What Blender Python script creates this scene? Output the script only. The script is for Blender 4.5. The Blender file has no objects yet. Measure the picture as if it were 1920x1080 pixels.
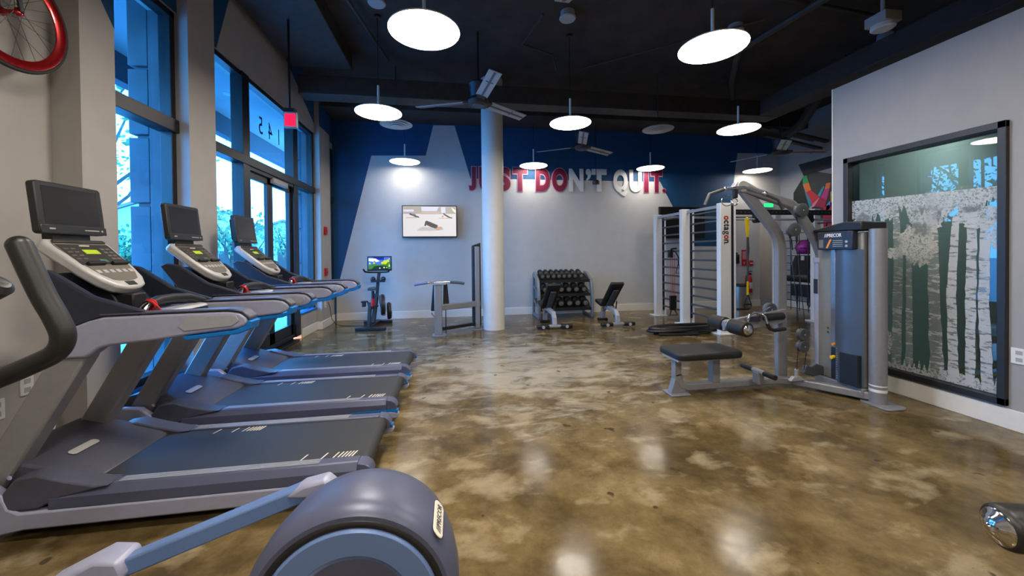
import bpy, bmesh, math, random
from mathutils import Vector, Matrix
PI = math.pi
rnd = random.Random(7)
S = bpy.context.scene
COL = S.collection

# ------------------------------------------------------------------ camera
FOC, PX, PY, CAMH = 715.0, 960.0, 482.0, 1.40
yaw = math.atan(110 / FOC); pitch = math.radians(.6); roll = .0105
fw = Vector((math.sin(yaw) * math.cos(pitch), math.cos(yaw) * math.cos(pitch), -math.sin(pitch)))
r0 = Vector((math.cos(yaw), -math.sin(yaw), 0)); u0 = r0.cross(fw)
rt = r0 * math.cos(roll) - u0 * math.sin(roll); up = u0 * math.cos(roll) + r0 * math.sin(roll)
cd = bpy.data.cameras.new('camera'); cam = bpy.data.objects.new('camera', cd); COL.objects.link(cam)
cd.sensor_width = 36.0; cd.lens = FOC / 1920 * 36.0
cd.shift_y = -(540 - PY) / 1920.0
cd.clip_start = .02; cd.clip_end = 300
m = Matrix((rt, up, -fw)).transposed().to_4x4(); m.translation = (0, 0, CAMH)
cam.matrix_world = m
S.camera = cam

# ------------------------------------------------------------------ sky and exposure
w = bpy.data.worlds.new('sky'); S.world = w; w.use_nodes = True
nt = w.node_tree; bg = nt.nodes['Background']
tc = nt.nodes.new('ShaderNodeTexCoord'); sx = nt.nodes.new('ShaderNodeSeparateXYZ')
rp = nt.nodes.new('ShaderNodeValToRGB')
rp.color_ramp.elements[0].position = .0; rp.color_ramp.elements[0].color = (2.3, 1.15, .84, 1)
rp.color_ramp.elements[1].position = .6; rp.color_ramp.elements[1].color = (.52, .6, .7, 1)
nt.links.new(tc.outputs['Generated'], sx.inputs[0]); nt.links.new(sx.outputs['Z'], rp.inputs[0])
nt.links.new(rp.outputs[0], bg.inputs[0])
SKY = 10.0
bg.inputs[1].default_value = SKY
S.view_settings.view_transform = 'Standard'
S.view_settings.look = 'None'
S.view_settings.gamma = 1.0
S.view_settings.use_curve_mapping = False
S.view_settings.exposure = 1.15
LAMP = 34.0          # radiance of the pendant diffusers
S.cycles.max_bounces = 10; S.cycles.diffuse_bounces = 5; S.cycles.glossy_bounces = 5
S.cycles.transparent_max_bounces = 24; S.cycles.transmission_bounces = 8
S.cycles.sample_clamp_indirect = 6.0
S.cycles.caustics_reflective = False; S.cycles.caustics_refractive = False

def portal(x, y0, y1, z0, z1):
    l = bpy.data.lights.new('window_daylight', 'AREA'); l.shape = 'RECTANGLE'
    l.size = z1 - z0; l.size_y = y1 - y0; l.cycles.is_portal = True
    o = bpy.data.objects.new('window_daylight', l); COL.objects.link(o)
    o.location = (x, (y0 + y1) / 2, (z0 + z1) / 2); o.rotation_euler = (0, -PI / 2, 0)
portal(-2.72, 3.25, 4.05, .3, 3.69)
portal(-2.72, 4.46, 7.62, .05, 3.69)

# ------------------------------------------------------------------ materials
def lin(c):
    return tuple(((v / 255) / 12.92 if v / 255 <= .04045 else ((v / 255 + .055) / 1.055) ** 2.4) for v in c)

def mat(name, rgb, rough=.5, metal=0.0, vary=.08, scale=30.0, emit=None, strength=0.0, spec=.5, bump=0.0, coat=0.0, aniso=0):
    m = bpy.data.materials.new(name); m.use_nodes = True
    n = m.node_tree.nodes; L = m.node_tree.links; b = n['Principled BSDF']
    c = lin(rgb)
    b.inputs['Roughness'].default_value = rough; b.inputs['Metallic'].default_value = metal
    b.inputs['Specular IOR Level'].default_value = spec
    b.inputs['Coat Weight'].default_value = coat
    t = n.new('ShaderNodeTexCoord'); no = n.new('ShaderNodeTexNoise'); no.inputs['Scale'].default_value = scale
    no.inputs['Detail'].default_value = 4
    L.new(t.outputs['Object'], no.inputs['Vector'])
    rp = n.new('ShaderNodeValToRGB')
    rp.color_ramp.elements[0].position = .3; rp.color_ramp.elements[1].position = .7
    rp.color_ramp.elements[0].color = tuple(max(0, v * (1 - vary)) for v in c) + (1,)
    rp.color_ramp.elements[1].color = tuple(min(1, v * (1 + vary)) for v in c) + (1,)
    L.new(no.outputs['Fac'], rp.inputs[0]); L.new(rp.outputs[0], b.inputs['Base Color'])
    if bump:
        bp = n.new('ShaderNodeBump'); bp.inputs['Strength'].default_value = bump; bp.inputs['Distance'].default_value = .002
        L.new(no.outputs['Fac'], bp.inputs['Height']); L.new(bp.outputs[0], b.inputs['Normal'])
    if emit:
        b.inputs['Emission Color'].default_value = lin(emit) + (1,); b.inputs['Emission Strength'].default_value = strength
    return m

def glass(name, tint, refl=1.0, ior=1.5):
    m = bpy.data.materials.new(name); m.use_nodes = True
    n = m.node_tree.nodes; L = m.node_tree.links
    n.remove(n['Principled BSDF']); out = n['Material Output']
    tr = n.new('ShaderNodeBsdfTransparent'); tr.inputs[0].default_value = tint + (1,)
    gl = n.new('ShaderNodeBsdfGlossy'); gl.inputs['Roughness'].default_value = .0
    gl.inputs['Color'].default_value = (refl, refl, refl, 1)
    fr = n.new('ShaderNodeFresnel'); fr.inputs[0].default_value = ior
    mx = n.new('ShaderNodeMixShader')
    ge = n.new('ShaderNodeNewGeometry'); inv = n.new('ShaderNodeMath'); inv.operation = 'SUBTRACT'; inv.inputs[0].default_value = 1
    mu = n.new('ShaderNodeMath'); mu.operation = 'MULTIPLY'
    L.new(ge.outputs['Backfacing'], inv.inputs[1]); L.new(fr.outputs[0], mu.inputs[0]); L.new(inv.outputs[0], mu.inputs[1])
    L.new(mu.outputs[0], mx.inputs[0]); L.new(tr.outputs[0], mx.inputs[1]); L.new(gl.outputs[0], mx.inputs[2])
    L.new(mx.outputs[0], out.inputs['Surface'])
    return m

M = {}
def dm(k, *a, **kw): M[k] = mat(k, *a, **kw)
dm('wall_grey', (160, 158, 158), .75, vary=.03, scale=6)
dm('wall_grey_lit', (196, 195, 194), .75, vary=.03, scale=6)  # wall grey made brighter: light on the back wall put into its colour
dm('wall_warm', (170, 165, 160), .75, vary=.03, scale=6)
dm('wall_blue', (10, 72, 116), .6, vary=.06, scale=5)
dm('white_trim', (232, 228, 222), .45, vary=.02)
dm('column_white', (214, 212, 208), .5, vary=.03, scale=8)
dm('ceiling_black', (58, 50, 42), .85, vary=.3, scale=3)
dm('duct_black', (58, 51, 44), .6, vary=.25, scale=8)
dm('frame_black', (38, 36, 37), .45, vary=.15)
dm('window_frame', (32, 32, 36), .4, metal=.2, vary=.12)
dm('silver', (168, 169, 176), .38, metal=.25, vary=.05)
dm('lavender', (158, 160, 182), .42, metal=.12, vary=.04)
dm('upright', (138, 136, 138), .42, metal=.2, vary=.05)
dm('slate', (78, 79, 94), .42, metal=.05, vary=.08)
dm('hood', (76, 76, 88), .45, metal=.05, vary=.08)
dm('navy', (36, 40, 54), .4, vary=.1)
dm('black', (22, 22, 24), .5, vary=.2)
dm('black_soft', (30, 29, 29), .42, vary=.15, bump=.15, scale=80)
dm('rubber', (34, 34, 35), .7, vary=.2, scale=120, bump=.3)
dm('belt', (48, 48, 48), .55, vary=.1, scale=160)
dm('blue_trim', (0, 110, 190), .4, vary=.05)
dm('white_mark', (225, 215, 200), .6, vary=.03)
dm('console_silver', (186, 183, 182), .4, metal=.12, vary=.04)
dm('console_dark', (58, 56, 54), .35, vary=.06)
dm('console_taupe', (112, 106, 98), .4, vary=.05)
dm('lcd', (120, 140, 20), .4, emit=(150, 170, 30), strength=.5)
dm('teal_button', (70, 120, 105), .4)
dm('screen_off', (28, 27, 27), .25, vary=.03)
dm('bezel', (34, 35, 37), .38, vary=.08)
dm('chrome', (205, 205, 208), .12, metal=1.0, vary=.02)
dm('steel_brushed', (170, 170, 172), .3, metal=.9, vary=.08, scale=60)
dm('red', (190, 24, 34), .4, vary=.08)
dm('red_anodized', (150, 10, 16), .22, metal=.6, vary=.08, coat=.5)
dm('blue_disc', (104, 130, 178), .36, metal=.15, vary=.03, scale=4)
dm('house_blue', (84, 88, 112), .38, metal=.1, vary=.04, scale=4)
dm('frame_metal', (138, 139, 144), .36, metal=.25, vary=.05)
dm('tower_grey', (128, 126, 122), .42, metal=.15, vary=.04)
dm('digit_blue', (70, 84, 96), .5)
dm('stack_black', (30, 34, 40), .45, vary=.12)
dm('graphite', (70, 74, 80), .5, vary=.08)
dm('white_paint', (228, 226, 224), .35, vary=.02)
dm('crimson', (120, 16, 58), .5, vary=.05)
dm('pink_outline', (206, 150, 172), .5, vary=.03)
dm('letter_white', (228, 227, 225), .5, vary=.03)
dm('yellow', (232, 196, 16), .5, vary=.06)
dm('purple', (170, 40, 150), .45, vary=.1)
dm('lime', (190, 200, 40), .5)
dm('mat_dark', (44, 45, 48), .8, vary=.12)
dm('mat_blue', (18, 104, 176), .7, vary=.08)
dm('orange', (226, 140, 30), .45)
dm('plate_white', (226, 224, 220), .4, vary=.02)
dm('carpet', (60, 66, 76), .95, vary=.25, scale=200)
dm('fan_grey', (176, 176, 174), .45, metal=.3, vary=.05)
dm('fan_rib', (86, 92, 104), .5, metal=.3)
dm('detector', (170, 168, 164), .5, vary=.03)
dm('concrete', (92, 95, 100), .8, vary=.3, scale=2.2)
dm('soffit', (140, 146, 152), .8, vary=.05, scale=2)
dm('fascia', (58, 64, 80), .7, vary=.1)
dm('paving', (196, 192, 184), .85, vary=.08, scale=.8)
dm('bark', (84, 74, 66), .9, vary=.3, scale=12)
dm('leaf', (86, 128, 84), .7, vary=.35, scale=2)
dm('house_wall', (196, 188, 160), .8, vary=.06, scale=2)
dm('house_roof', (126, 118, 128), .85, vary=.15, scale=4)
dm('house_window', (40, 52, 70), .2)
dm('shield', (74, 88, 108), .34, metal=.1, vary=.03, scale=3)
dm('spoke', (90, 90, 92), .3, metal=.9)
dm('green_sign', (20, 150, 70), .4, emit=(30, 220, 100), strength=1.2)
dm('red_sign', (200, 10, 30), .4, emit=(235, 12, 45), strength=1.6)
dm('exit_body', (150, 160, 175), .4)
M['lamp_dim'] = mat('lamp_dim', (255, 250, 242), .5, emit=(255, 246, 232), strength=LAMP * .2)
M['lamp_side'] = mat('lamp_side', (255, 250, 242), .5, emit=(255, 246, 232), strength=LAMP * .6)
M['lamp_mid'] = mat('lamp_mid', (255, 250, 242), .5, emit=(255, 246, 232), strength=LAMP * .34)
M['lamp'] = mat('lamp', (255, 250, 242), .5, emit=(255, 246, 232), strength=LAMP)
M['tint_glass'] = glass('tint_glass', (.17, .55, .97), .55)
M['clear_glass'] = glass('clear_glass', (.66, .86, .88), .95, 1.7)

def floor_material():
    m = bpy.data.materials.new('stained_concrete'); m.use_nodes = True
    n = m.node_tree.nodes; L = m.node_tree.links; b = n['Principled BSDF']
    t = n.new('ShaderNodeTexCoord')
    def noise(sc, det, dist=0, rough=.55, off=0, sy=1):
        mp = n.new('ShaderNodeMapping'); mp.inputs['Location'].default_value = (off, off * 1.7, 0)
        mp.inputs['Scale'].default_value = (1, sy, 1)
        L.new(t.outputs['Object'], mp.inputs['Vector'])
        k = n.new('ShaderNodeTexNoise'); k.inputs['Scale'].default_value = sc; k.inputs['Detail'].default_value = det
        k.inputs['Distortion'].default_value = dist; k.inputs['Roughness'].default_value = rough
        L.new(mp.outputs[0], k.inputs['Vector']); return k.outputs['Fac']
    def ramp(src, stops):
        r = n.new('ShaderNodeValToRGB'); e = r.color_ramp.elements
        while len(e) < len(stops): e.new(.5)
        for i, (p, c) in enumerate(stops):
            e[i].position = p; e[i].color = c if len(c) == 4 else c + (1,)
        L.new(src, r.inputs[0]); return r.outputs[0]
    def mix(f, a, bb, mode='MIX'):
        k = n.new('ShaderNodeMix'); k.data_type = 'RGBA'; k.blend_type = mode
        if isinstance(f, float): k.inputs[0].default_value = f
        else: L.new(f, k.inputs[0])
        for s, i in ((a, 6), (bb, 7)):
            if isinstance(s, tuple): k.inputs[i].default_value = s
            else: L.new(s, k.inputs[i])
        return k.outputs[2]
    g = lambda v: (v, v, v, 1)
    base = ramp(noise(1.5, 8, .15, .66), [(.30, lin((66, 54, 33))), (.45, lin((96, 80, 50))), (.57, lin((120, 102, 68))), (.75, lin((152, 136, 102)))])
    fine = ramp(noise(9, 6, .3, .7, 3), [(.25, g(.62)), (.75, g(1.18))])
    c = mix(.85, base, fine, 'MULTIPLY')
    stain = ramp(noise(2.6, 6, .3, .62, 11), [(.52, g(0)), (.66, g(.6))])
    c = mix(stain, c, lin((70, 56, 32)) + (1,))
    pale = ramp(noise(2.4, 5, .15, .55, 23, 1.4), [(.55, g(0)), (.63, g(.3)), (.75, g(.6))])
    c = mix(pale, c, lin((186, 170, 138)) + (1,))
    # a pale area in the middle of the room
    vm = n.new('ShaderNodeVectorMath'); vm.operation = 'DISTANCE'; vm.inputs[1].default_value = (.9, 4.7, 0)
    L.new(t.outputs['Object'], vm.inputs[0])
    mr = n.new('ShaderNodeMapRange'); mr.inputs[1].default_value = 2.6; mr.inputs[2].default_value = .4; mr.inputs[3].default_value = 0; mr.inputs[4].default_value = .34
    L.new(vm.outputs['Value'], mr.inputs[0])
    ad = n.new('ShaderNodeMath'); ad.operation = 'ADD'; L.new(mr.outputs[0], ad.inputs[0]); L.new(noise(2.1, 7, .5, .66, 57, 2.0), ad.inputs[1])
    pale_mid = ramp(ad.outputs[0], [(.66, g(0)), (.84, g(.55))])
    c = mix(pale_mid, c, lin((188, 178, 158)) + (1,))
    spots = ramp(noise(6.5, 2, 0, .5, 41), [(.715, g(0)), (.74, g(.8))])
    c = mix(spots, c, lin((52, 44, 30)) + (1,))
    speck = ramp(noise(110, 2, 0, .5, 5), [(.66, g(0)), (.72, g(.5))])
    c = mix(speck, c, lin((60, 50, 34)) + (1,))
    L.new(c, b.inputs['Base Color'])
    r = n.new('ShaderNodeMapRange'); r.inputs[1].default_value = .3; r.inputs[2].default_value = .7
    r.inputs[3].default_value = .09; r.inputs[4].default_value = .22
    L.new(noise(3.2, 5, .4, .6, 9), r.inputs[0]); L.new(r.outputs[0], b.inputs['Roughness'])
    bp = n.new('ShaderNodeBump'); bp.inputs['Strength'].default_value = .2; bp.inputs['Distance'].default_value = .01
    L.new(noise(2.6, 3, .2, .5, 31), bp.inputs['Height']); L.new(bp.outputs[0], b.inputs['Normal'])
    b.inputs['Specular IOR Level'].default_value = .2
    return m
M['floor'] = floor_material()

def birch_material(name, dark, cut):
    m = bpy.data.materials.new(name); m.use_nodes = True
    n = m.node_tree.nodes; L = m.node_tree.links; b = n['Principled BSDF']; out = n['Material Output']
    b.inputs['Base Color'].default_value = lin((206, 208, 212)) + (1,); b.inputs['Roughness'].default_value = .6
    t = n.new('ShaderNodeTexCoord'); mp = n.new('ShaderNodeMapping')
    mp.inputs['Scale'].default_value = (1, 1, 4.2) if dark else (1, 1, 1)
    L.new(t.outputs['Object'], mp.inputs[0])
    no = n.new('ShaderNodeTexNoise'); no.inputs['Scale'].default_value = 9 if dark else 60
    no.inputs['Detail'].default_value = 6; no.inputs['Roughness'].default_value = .7
    L.new(mp.outputs[0], no.inputs['Vector'])
    r = n.new('ShaderNodeValToRGB'); r.color_ramp.elements[0].position = cut; r.color_ramp.elements[1].position = cut + .05
    L.new(no.outputs['Fac'], r.inputs[0])
    mm = n.new('ShaderNodeMath'); mm.operation = 'MULTIPLY_ADD'; mm.inputs[1].default_value = .5; mm.inputs[2].default_value = .26
    L.new(r.outputs[0], mm.inputs[0])
    tr = n.new('ShaderNodeBsdfTransparent'); mx = n.new('ShaderNodeMixShader')
    L.new(mm.outputs[0], mx.inputs[0]); L.new(tr.outputs[0], mx.inputs[1]); L.new(b.outputs[0], mx.inputs[2])
    L.new(mx.outputs[0], out.inputs['Surface'])
    return m
M['birch_bark'] = birch_material('birch_bark', True, .42)
M['birch_leaf'] = birch_material('birch_leaf', False, .44)
M['birch_grey'] = birch_material('birch_grey', True, .53)

# ------------------------------------------------------------------ mesh helpers
class MB:
    """collects shapes, then links them as ONE mesh object"""
    def __init__(s): s.b = bmesh.new(); s.mi = 0
    def _f(s, vs):
        try:
            f = s.b.faces.new(vs); f.material_index = s.mi; return f
        except ValueError: return None
    def box(s, x0, x1, y0, y1, z0, z1):
        v = [s.b.verts.new(p) for p in ((x0, y0, z0), (x1, y0, z0), (x1, y1, z0), (x0, y1, z0), (x0, y0, z1), (x1, y0, z1), (x1, y1, z1), (x0, y1, z1))]
        for q in ((3, 2, 1, 0), (4, 5, 6, 7), (0, 1, 5, 4), (1, 2, 6, 5), (2, 3, 7, 6), (3, 0, 4, 7)): s._f([v[i] for i in q])
        return s
    def obox(s, c, ax, ay, az):
        """box from centre and three half-extent vectors"""
        c, ax, ay, az = map(Vector, (c, ax, ay, az))
        v = [s.b.verts.new(c + ax * i + ay * j + az * k) for k in (-1, 1) for i, j in ((-1, -1), (1, -1), (1, 1), (-1, 1))]
        for q in ((3, 2, 1, 0), (4, 5, 6, 7), (0, 1, 5, 4), (1, 2, 6, 5), (2, 3, 7, 6), (3, 0, 4, 7)): s._f([v[i] for i in q])
        return s
    def prism(s, pts, vec):
        """closed outline pts (3-D) pushed along vec"""
        vec = Vector(vec); a = [s.b.verts.new(p) for p in pts]; c = [s.b.verts.new(Vector(p) + vec) for p in pts]
        n = len(a); s._f(a); s._f(c[::-1])
        for i in range(n): s._f([a[i], c[i], c[(i + 1) % n], a[(i + 1) % n]])
        return s
    def xz(s, pts, y0, y1): return s.prism([(x, y0, z) for x, z in pts], (0, y1 - y0, 0))
    def yz(s, pts, x0, x1): return s.prism([(x0, y, z) for y, z in pts], (x1 - x0, 0, 0))
    def xy(s, pts, z0, z1): return s.prism([(x, y, z0) for x, y in pts], (0, 0, z1 - z0))
    def poly(s, pts): s._f([s.b.verts.new(p) for p in pts]); return s
    def tube(s, pts, r, seg=10, caps=True, flat=None):
        """round tube along pts; r a number or one per point"""
        pts = [Vector(p) for p in pts]; n = len(pts)
        rs = r if isinstance(r, (list, tuple)) else [r] * n
        rings = []; u = None
        for i in range(n):
            d = ((pts[min(i + 1, n - 1)] - pts[i]).normalized() + (pts[i] - pts[max(i - 1, 0)]).normalized())
            if d.length < 1e-6: d = pts[min(i + 1, n - 1)] - pts[max(i - 1, 0)]
            d.normalize()
            if u is None:
                u = d.orthogonal().normalized()
                if abs(d.z) < .9: u = (Vector((0, 0, 1)) - d * d.z).normalized()
            else:
                u = (u - d * u.dot(d)).normalized()
            v = d.cross(u)
            k = 1.0
            if 0 < i < n - 1:
                a = (pts[i + 1] - pts[i]).normalized().dot((pts[i] - pts[i - 1]).normalized())
                k = min(1.6, 1 / max(.3, math.sqrt((1 + a) / 2)))
            fy = flat if flat else 1.0
            rings.append([s.b.verts.new(pts[i] + (u * math.cos(2 * PI * j / seg) * fy + v * math.sin(2 * PI * j / seg)) * rs[i]) for j in range(seg)])
        for a, c in zip(rings, rings[1:]):
            for j in range(seg): s._f([a[j], a[(j + 1) % seg], c[(j + 1) % seg], c[j]])
        if caps: s._f(rings[0][::-1]); s._f(rings[-1])
        return s
    def bar(s, p, q, w, h, upv=(0, 0, 1)):
        """rectangular bar from p to q, w across, h along upv"""
        p, q = Vector(p), Vector(q); d = (q - p); u = Vector(upv); dn = d.normalized()
        u = (u - dn * u.dot(dn)).normalized(); v = dn.cross(u)
        return s.obox((p + q) / 2, d / 2, v * w / 2, u * h / 2)
    def sweep(s, pts, w, h, upv=(0, 1, 0)):
        """mitred rectangular tube through pts; w along upv, h across"""
        pts = [Vector(p) for p in pts]; n = len(pts); rings = []; u = Vector(upv)
        for i in range(n):
            d = ((pts[min(i + 1, n - 1)] - pts[i]).normalized() + (pts[i] - pts[max(i - 1, 0)]).normalized()).normalized()
            uu = (u - d * u.dot(d)).normalized(); v = d.cross(uu); k = 1
            if 0 < i < n - 1:
                a = (pts[i + 1] - pts[i]).normalized().dot((pts[i] - pts[i - 1]).normalized()); k = 1 / max(.4, math.sqrt((1 + a) / 2))
            rings.append([s.b.verts.new(pts[i] + uu * w / 2 * a + v * h / 2 * k * c) for a, c in ((-1, -1), (1, -1), (1, 1), (-1, 1))])
        for a, c in zip(rings, rings[1:]):
            for j in range(4): s._f([a[j], a[(j + 1) % 4], c[(j + 1) % 4], c[j]])
        s._f(rings[0][::-1]); s._f(rings[-1]); return s
    def lathe(s, c, axis, prof, seg=32, caps=True):
        """prof: list of (distance along axis, radius)"""
        c = Vector(c); d = Vector(axis).normalized(); u = d.orthogonal().normalized(); v = d.cross(u); rings = []
        for t, r in prof:
            r = max(r, 1e-4)
            rings.append([s.b.verts.new(c + d * t + (u * math.cos(2 * PI * j / seg) + v * math.sin(2 * PI * j / seg)) * r) for j in range(seg)])
        for a, e in zip(rings, rings[1:]):
            for j in range(seg): s._f([a[j], a[(j + 1) % seg], e[(j + 1) % seg], e[j]])
        if caps: s._f(rings[0][::-1]); s._f(rings[-1])
        return s
    def cyl(s, p, q, r, seg=16, r2=None):
        p, q = Vector(p), Vector(q); return s.lathe(p, q - p, [(0, r), ((q - p).length, r if r2 is None else r2)], seg)
    def ring(s, c, axis, R, r, seg=40, sub=10):
        c = Vector(c); d = Vector(axis).normalized(); u = d.orthogonal().normalized(); v = d.cross(u); rings = []
        for i in range(seg):
            e = u * math.cos(2 * PI * i / seg) + v * math.sin(2 * PI * i / seg)
            rr = r if isinstance(r, (tuple, list)) else (r, r)
            rings.append([s.b.verts.new(c + e * (R + rr[0] * math.cos(2 * PI * j / sub)) + d * rr[1] * math.sin(2 * PI * j / sub)) for j in range(sub)])
        for i in range(seg):
            a, e = rings[i], rings[(i + 1) % seg]
            for j in range(sub): s._f([a[j], a[(j + 1) % sub], e[(j + 1) % sub], e[j]])
        return s
    def ball(s, c, r, seg=20, squash=(1, 1, 1)):
        g = bmesh.ops.create_uvsphere(s.b, u_segments=seg, v_segments=seg // 2 + 1, radius=r)
        for v in g['verts']: v.co = Vector((v.co.x * squash[0], v.co.y * squash[1], v.co.z * squash[2])) + Vector(c)
        for f in {f for v in g['verts'] for f in v.link_faces}: f.material_index = s.mi
        return s
    def build(s, name, m, parent=None, bevel=0.0, seg=2, angle=35, origin=None):
        bmesh.ops.recalc_face_normals(s.b, faces=s.b.faces)
        me = bpy.data.meshes.new(name)
        if origin is not None:
            bmesh.ops.translate(s.b, verts=s.b.verts, vec=-Vector(origin))
        s.b.to_mesh(me); s.b.free()
        for k in (m if isinstance(m, (list, tuple)) else [m]): me.materials.append(M[k] if isinstance(k, str) else k)
        for p in me.polygons: p.use_smooth = True
        me.set_sharp_from_angle(angle=math.radians(angle))
        o = bpy.data.objects.new(name, me); COL.objects.link(o)
        if origin is not None: o.location = origin
        if parent is not None: o.parent = parent
        if bevel:
            b = o.modifiers.new('bevel', 'BEVEL'); b.width = bevel; b.segments = seg; b.limit_method = 'ANGLE'; b.angle_limit = math.radians(40)
            b.harden_normals = False
        return o

def tag(o, label, cat, group=None):
    o['label'] = label; o['category'] = cat
    if group: o['group'] = group
    return o
def struct(o, label=None):
    o['kind'] = 'structure'
    if label: o['label'] = label
    return o
def thing(name, label, cat, loc=(0, 0, 0), rz=0.0, group=None):
    o = bpy.data.objects.new(name, None); COL.objects.link(o); o.empty_display_size = .1
    o.location = loc; o.rotation_euler = (0, 0, rz)
    return tag(o, label, cat, group)
def dup(o, loc=None, rz=None, label=None, group=None, parent=None):
    c = o.copy(); COL.objects.link(c)
    if parent is not None: c.parent = parent
    if loc is not None: c.location = loc
    if rz is not None: c.rotation_euler = (0, 0, rz)
    if label: c['label'] = label
    if group: c['group'] = group
    for ch in list(o.children): dup(ch, parent=c)
    return c
def arc(cx, cz, r, a0, a1, n):
    return [(cx + r * math.cos(math.radians(a0 + (a1 - a0) * i / n)), cz + r * math.sin(math.radians(a0 + (a1 - a0) * i / n))) for i in range(n + 1)]
def rrect(w, h, r, n=4):
    """rounded rectangle outline, centred"""
    o = []
    for cx, cy, a in ((w / 2 - r, h / 2 - r, 0), (-w / 2 + r, h / 2 - r, 90), (-w / 2 + r, -h / 2 + r, 180), (w / 2 - r, -h / 2 + r, 270)):
        o += arc(cx, cy, r, a, a + 90, n)
    return o
def on(o, ex, ey, pts):
    o, ex, ey = Vector(o), Vector(ex).normalized(), Vector(ey).normalized()
    return [tuple(o + ex * a + ey * b) for a, b in pts]

def text_part(name, body, m, parent, o, ex, ey, wid, hei, depth=.002, bold=0.0, mirror=False, shear=0.0):
    """lettering scaled to wid x hei, its lower left corner at o, along ex / ey"""
    cu = bpy.data.curves.new(name, 'FONT'); cu.body = body; cu.size = 1; cu.extrude = .5; cu.offset = bold; cu.shear = shear
    t = bpy.data.objects.new(name, cu); COL.objects.link(t)
    bpy.context.view_layer.update()
    me = bpy.data.meshes.new_from_object(t.evaluated_get(bpy.context.evaluated_depsgraph_get()))
    bpy.data.objects.remove(t); bpy.data.curves.remove(cu)
    xs = [v.co.x for v in me.vertices]; ys = [v.co.y for v in me.vertices]
    x0, x1, y0, y1 = min(xs), max(xs), min(ys), max(ys)
    o, ex, ey = Vector(o), Vector(ex).normalized(), Vector(ey).normalized(); nz = ex.cross(ey)
    for v in me.vertices:
        a = (v.co.x - x0) / (x1 - x0); b = (v.co.y - y0) / (y1 - y0)
        if mirror: a = 1 - a
        v.co = o + ex * a * wid + ey * b * hei + nz * (v.co.z + .5) * depth
    me.materials.clear(); me.materials.append(M[m])
    ob = bpy.data.objects.new(name, me); COL.objects.link(ob)
    if parent is not None: ob.parent = parent
    return ob

def smooth(pts, n=6):
    """a rounded path through pts"""
    P_ = [Vector(p) for p in pts]; P_ = [P_[0] * 2 - P_[1]] + P_ + [P_[-1] * 2 - P_[-2]]; out = []
    for i in range(1, len(P_) - 2):
        p0, p1, p2, p3 = P_[i - 1:i + 3]
        for k in range(n):
            t = k / n
            out.append(.5 * (2 * p1 + (p2 - p0) * t + (2 * p0 - 5 * p1 + 4 * p2 - p3) * t * t + (3 * p1 - p0 - 3 * p2 + p3) * t ** 3))
    return out + [P_[-2]]
# ------------------------------------------------------------------ setting
CE = 4.6
struct(MB().box(-2.8, 8.3, -3.2, 8.6, -.12, 0).build('floor', 'floor'))
struct(MB().box(7.6, 9.2, 8.6, 11.6, -.12, 0).build('floor_hallway', 'carpet'))
struct(MB().box(-2.8, 9.2, -3.2, 11.6, CE, CE + .15).build('ceiling', 'ceiling_black'))

# left wall: wall stretches, pillars, headers and sills in one body, blue paint on its upper parts
b = MB()
b.box(-2.78, -2.63, -3.1, 2.98, 0, CE)
for y0, y1 in ((2.98, 3.25), (4.05, 4.46), (7.64, 8.24)): b.box(-2.78, -2.46, y0, y1, 0, CE)
b.box(-2.78, -2.55, 3.25, 4.05, 3.69, CE).box(-2.78, -2.55, 4.46, 7.64, 3.69, CE).box(-2.78, -2.50, 8.24, 8.6, 3.62, CE)
b.box(-2.78, -2.55, 3.25, 4.05, 0, .3).box(-2.78, -2.55, 4.46, 5.16, 0, .39).box(-2.78, -2.55, 6.9, 7.64, 0, .39).box(-2.78, -2.50, 8.24, 8.6, 0, .47)
b.mi = 1
b.yz([(3.25, 3.09), (3.25, CE), (2.98, CE), (2.98, 3.46)], -2.461, -2.458)
b.yz([(3.25, 3.69), (4.05, 3.69), (4.05, CE), (3.25, CE)], -2.552, -2.548)
b.yz([(4.46, 3.69), (4.66, 3.69), (5.0, CE), (4.46, CE)], -2.552, -2.548)
b.yz([(6.2, CE), (7.64, 3.86), (7.64, CE)], -2.552, -2.548)
b.yz([(7.64, 3.83), (8.24, 3.83), (8.24, CE), (7.64, CE)], -2.461, -2.458)
b.yz([(8.24, 3.74), (8.55, 3.74), (8.55, CE), (8.24, CE)], -2.502, -2.498)
struct(b.build('wall_left', ['wall_warm', 'wall_blue']))
# back wall: blue paint with the mountain outline in a brightened copy of the wall grey
b = MB()
b.box(-2.78, 7.63, 8.55, 8.75, 0, CE).box(7.63, 8.4, 8.55, 8.75, 2.15, CE)
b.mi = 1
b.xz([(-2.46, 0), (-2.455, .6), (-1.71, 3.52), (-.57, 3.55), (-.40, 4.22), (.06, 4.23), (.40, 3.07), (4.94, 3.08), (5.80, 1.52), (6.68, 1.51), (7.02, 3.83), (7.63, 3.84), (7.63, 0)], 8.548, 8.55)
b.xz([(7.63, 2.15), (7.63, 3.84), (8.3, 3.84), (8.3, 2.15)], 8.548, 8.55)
struct(b.build('wall_back', ['wall_blue', 'wall_grey_lit']))
struct(MB().box(7.5, 7.63, 8.75, 11.5, 0, CE).box(7.5, 9.2, 11.4, 11.5, 0, CE).box(9.0, 9.15, 8.4, 11.5, 0, CE).box(8.3, 9.1, 8.4, 8.55, 0, CE).build('wall_hallway', 'wall_grey'))
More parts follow.
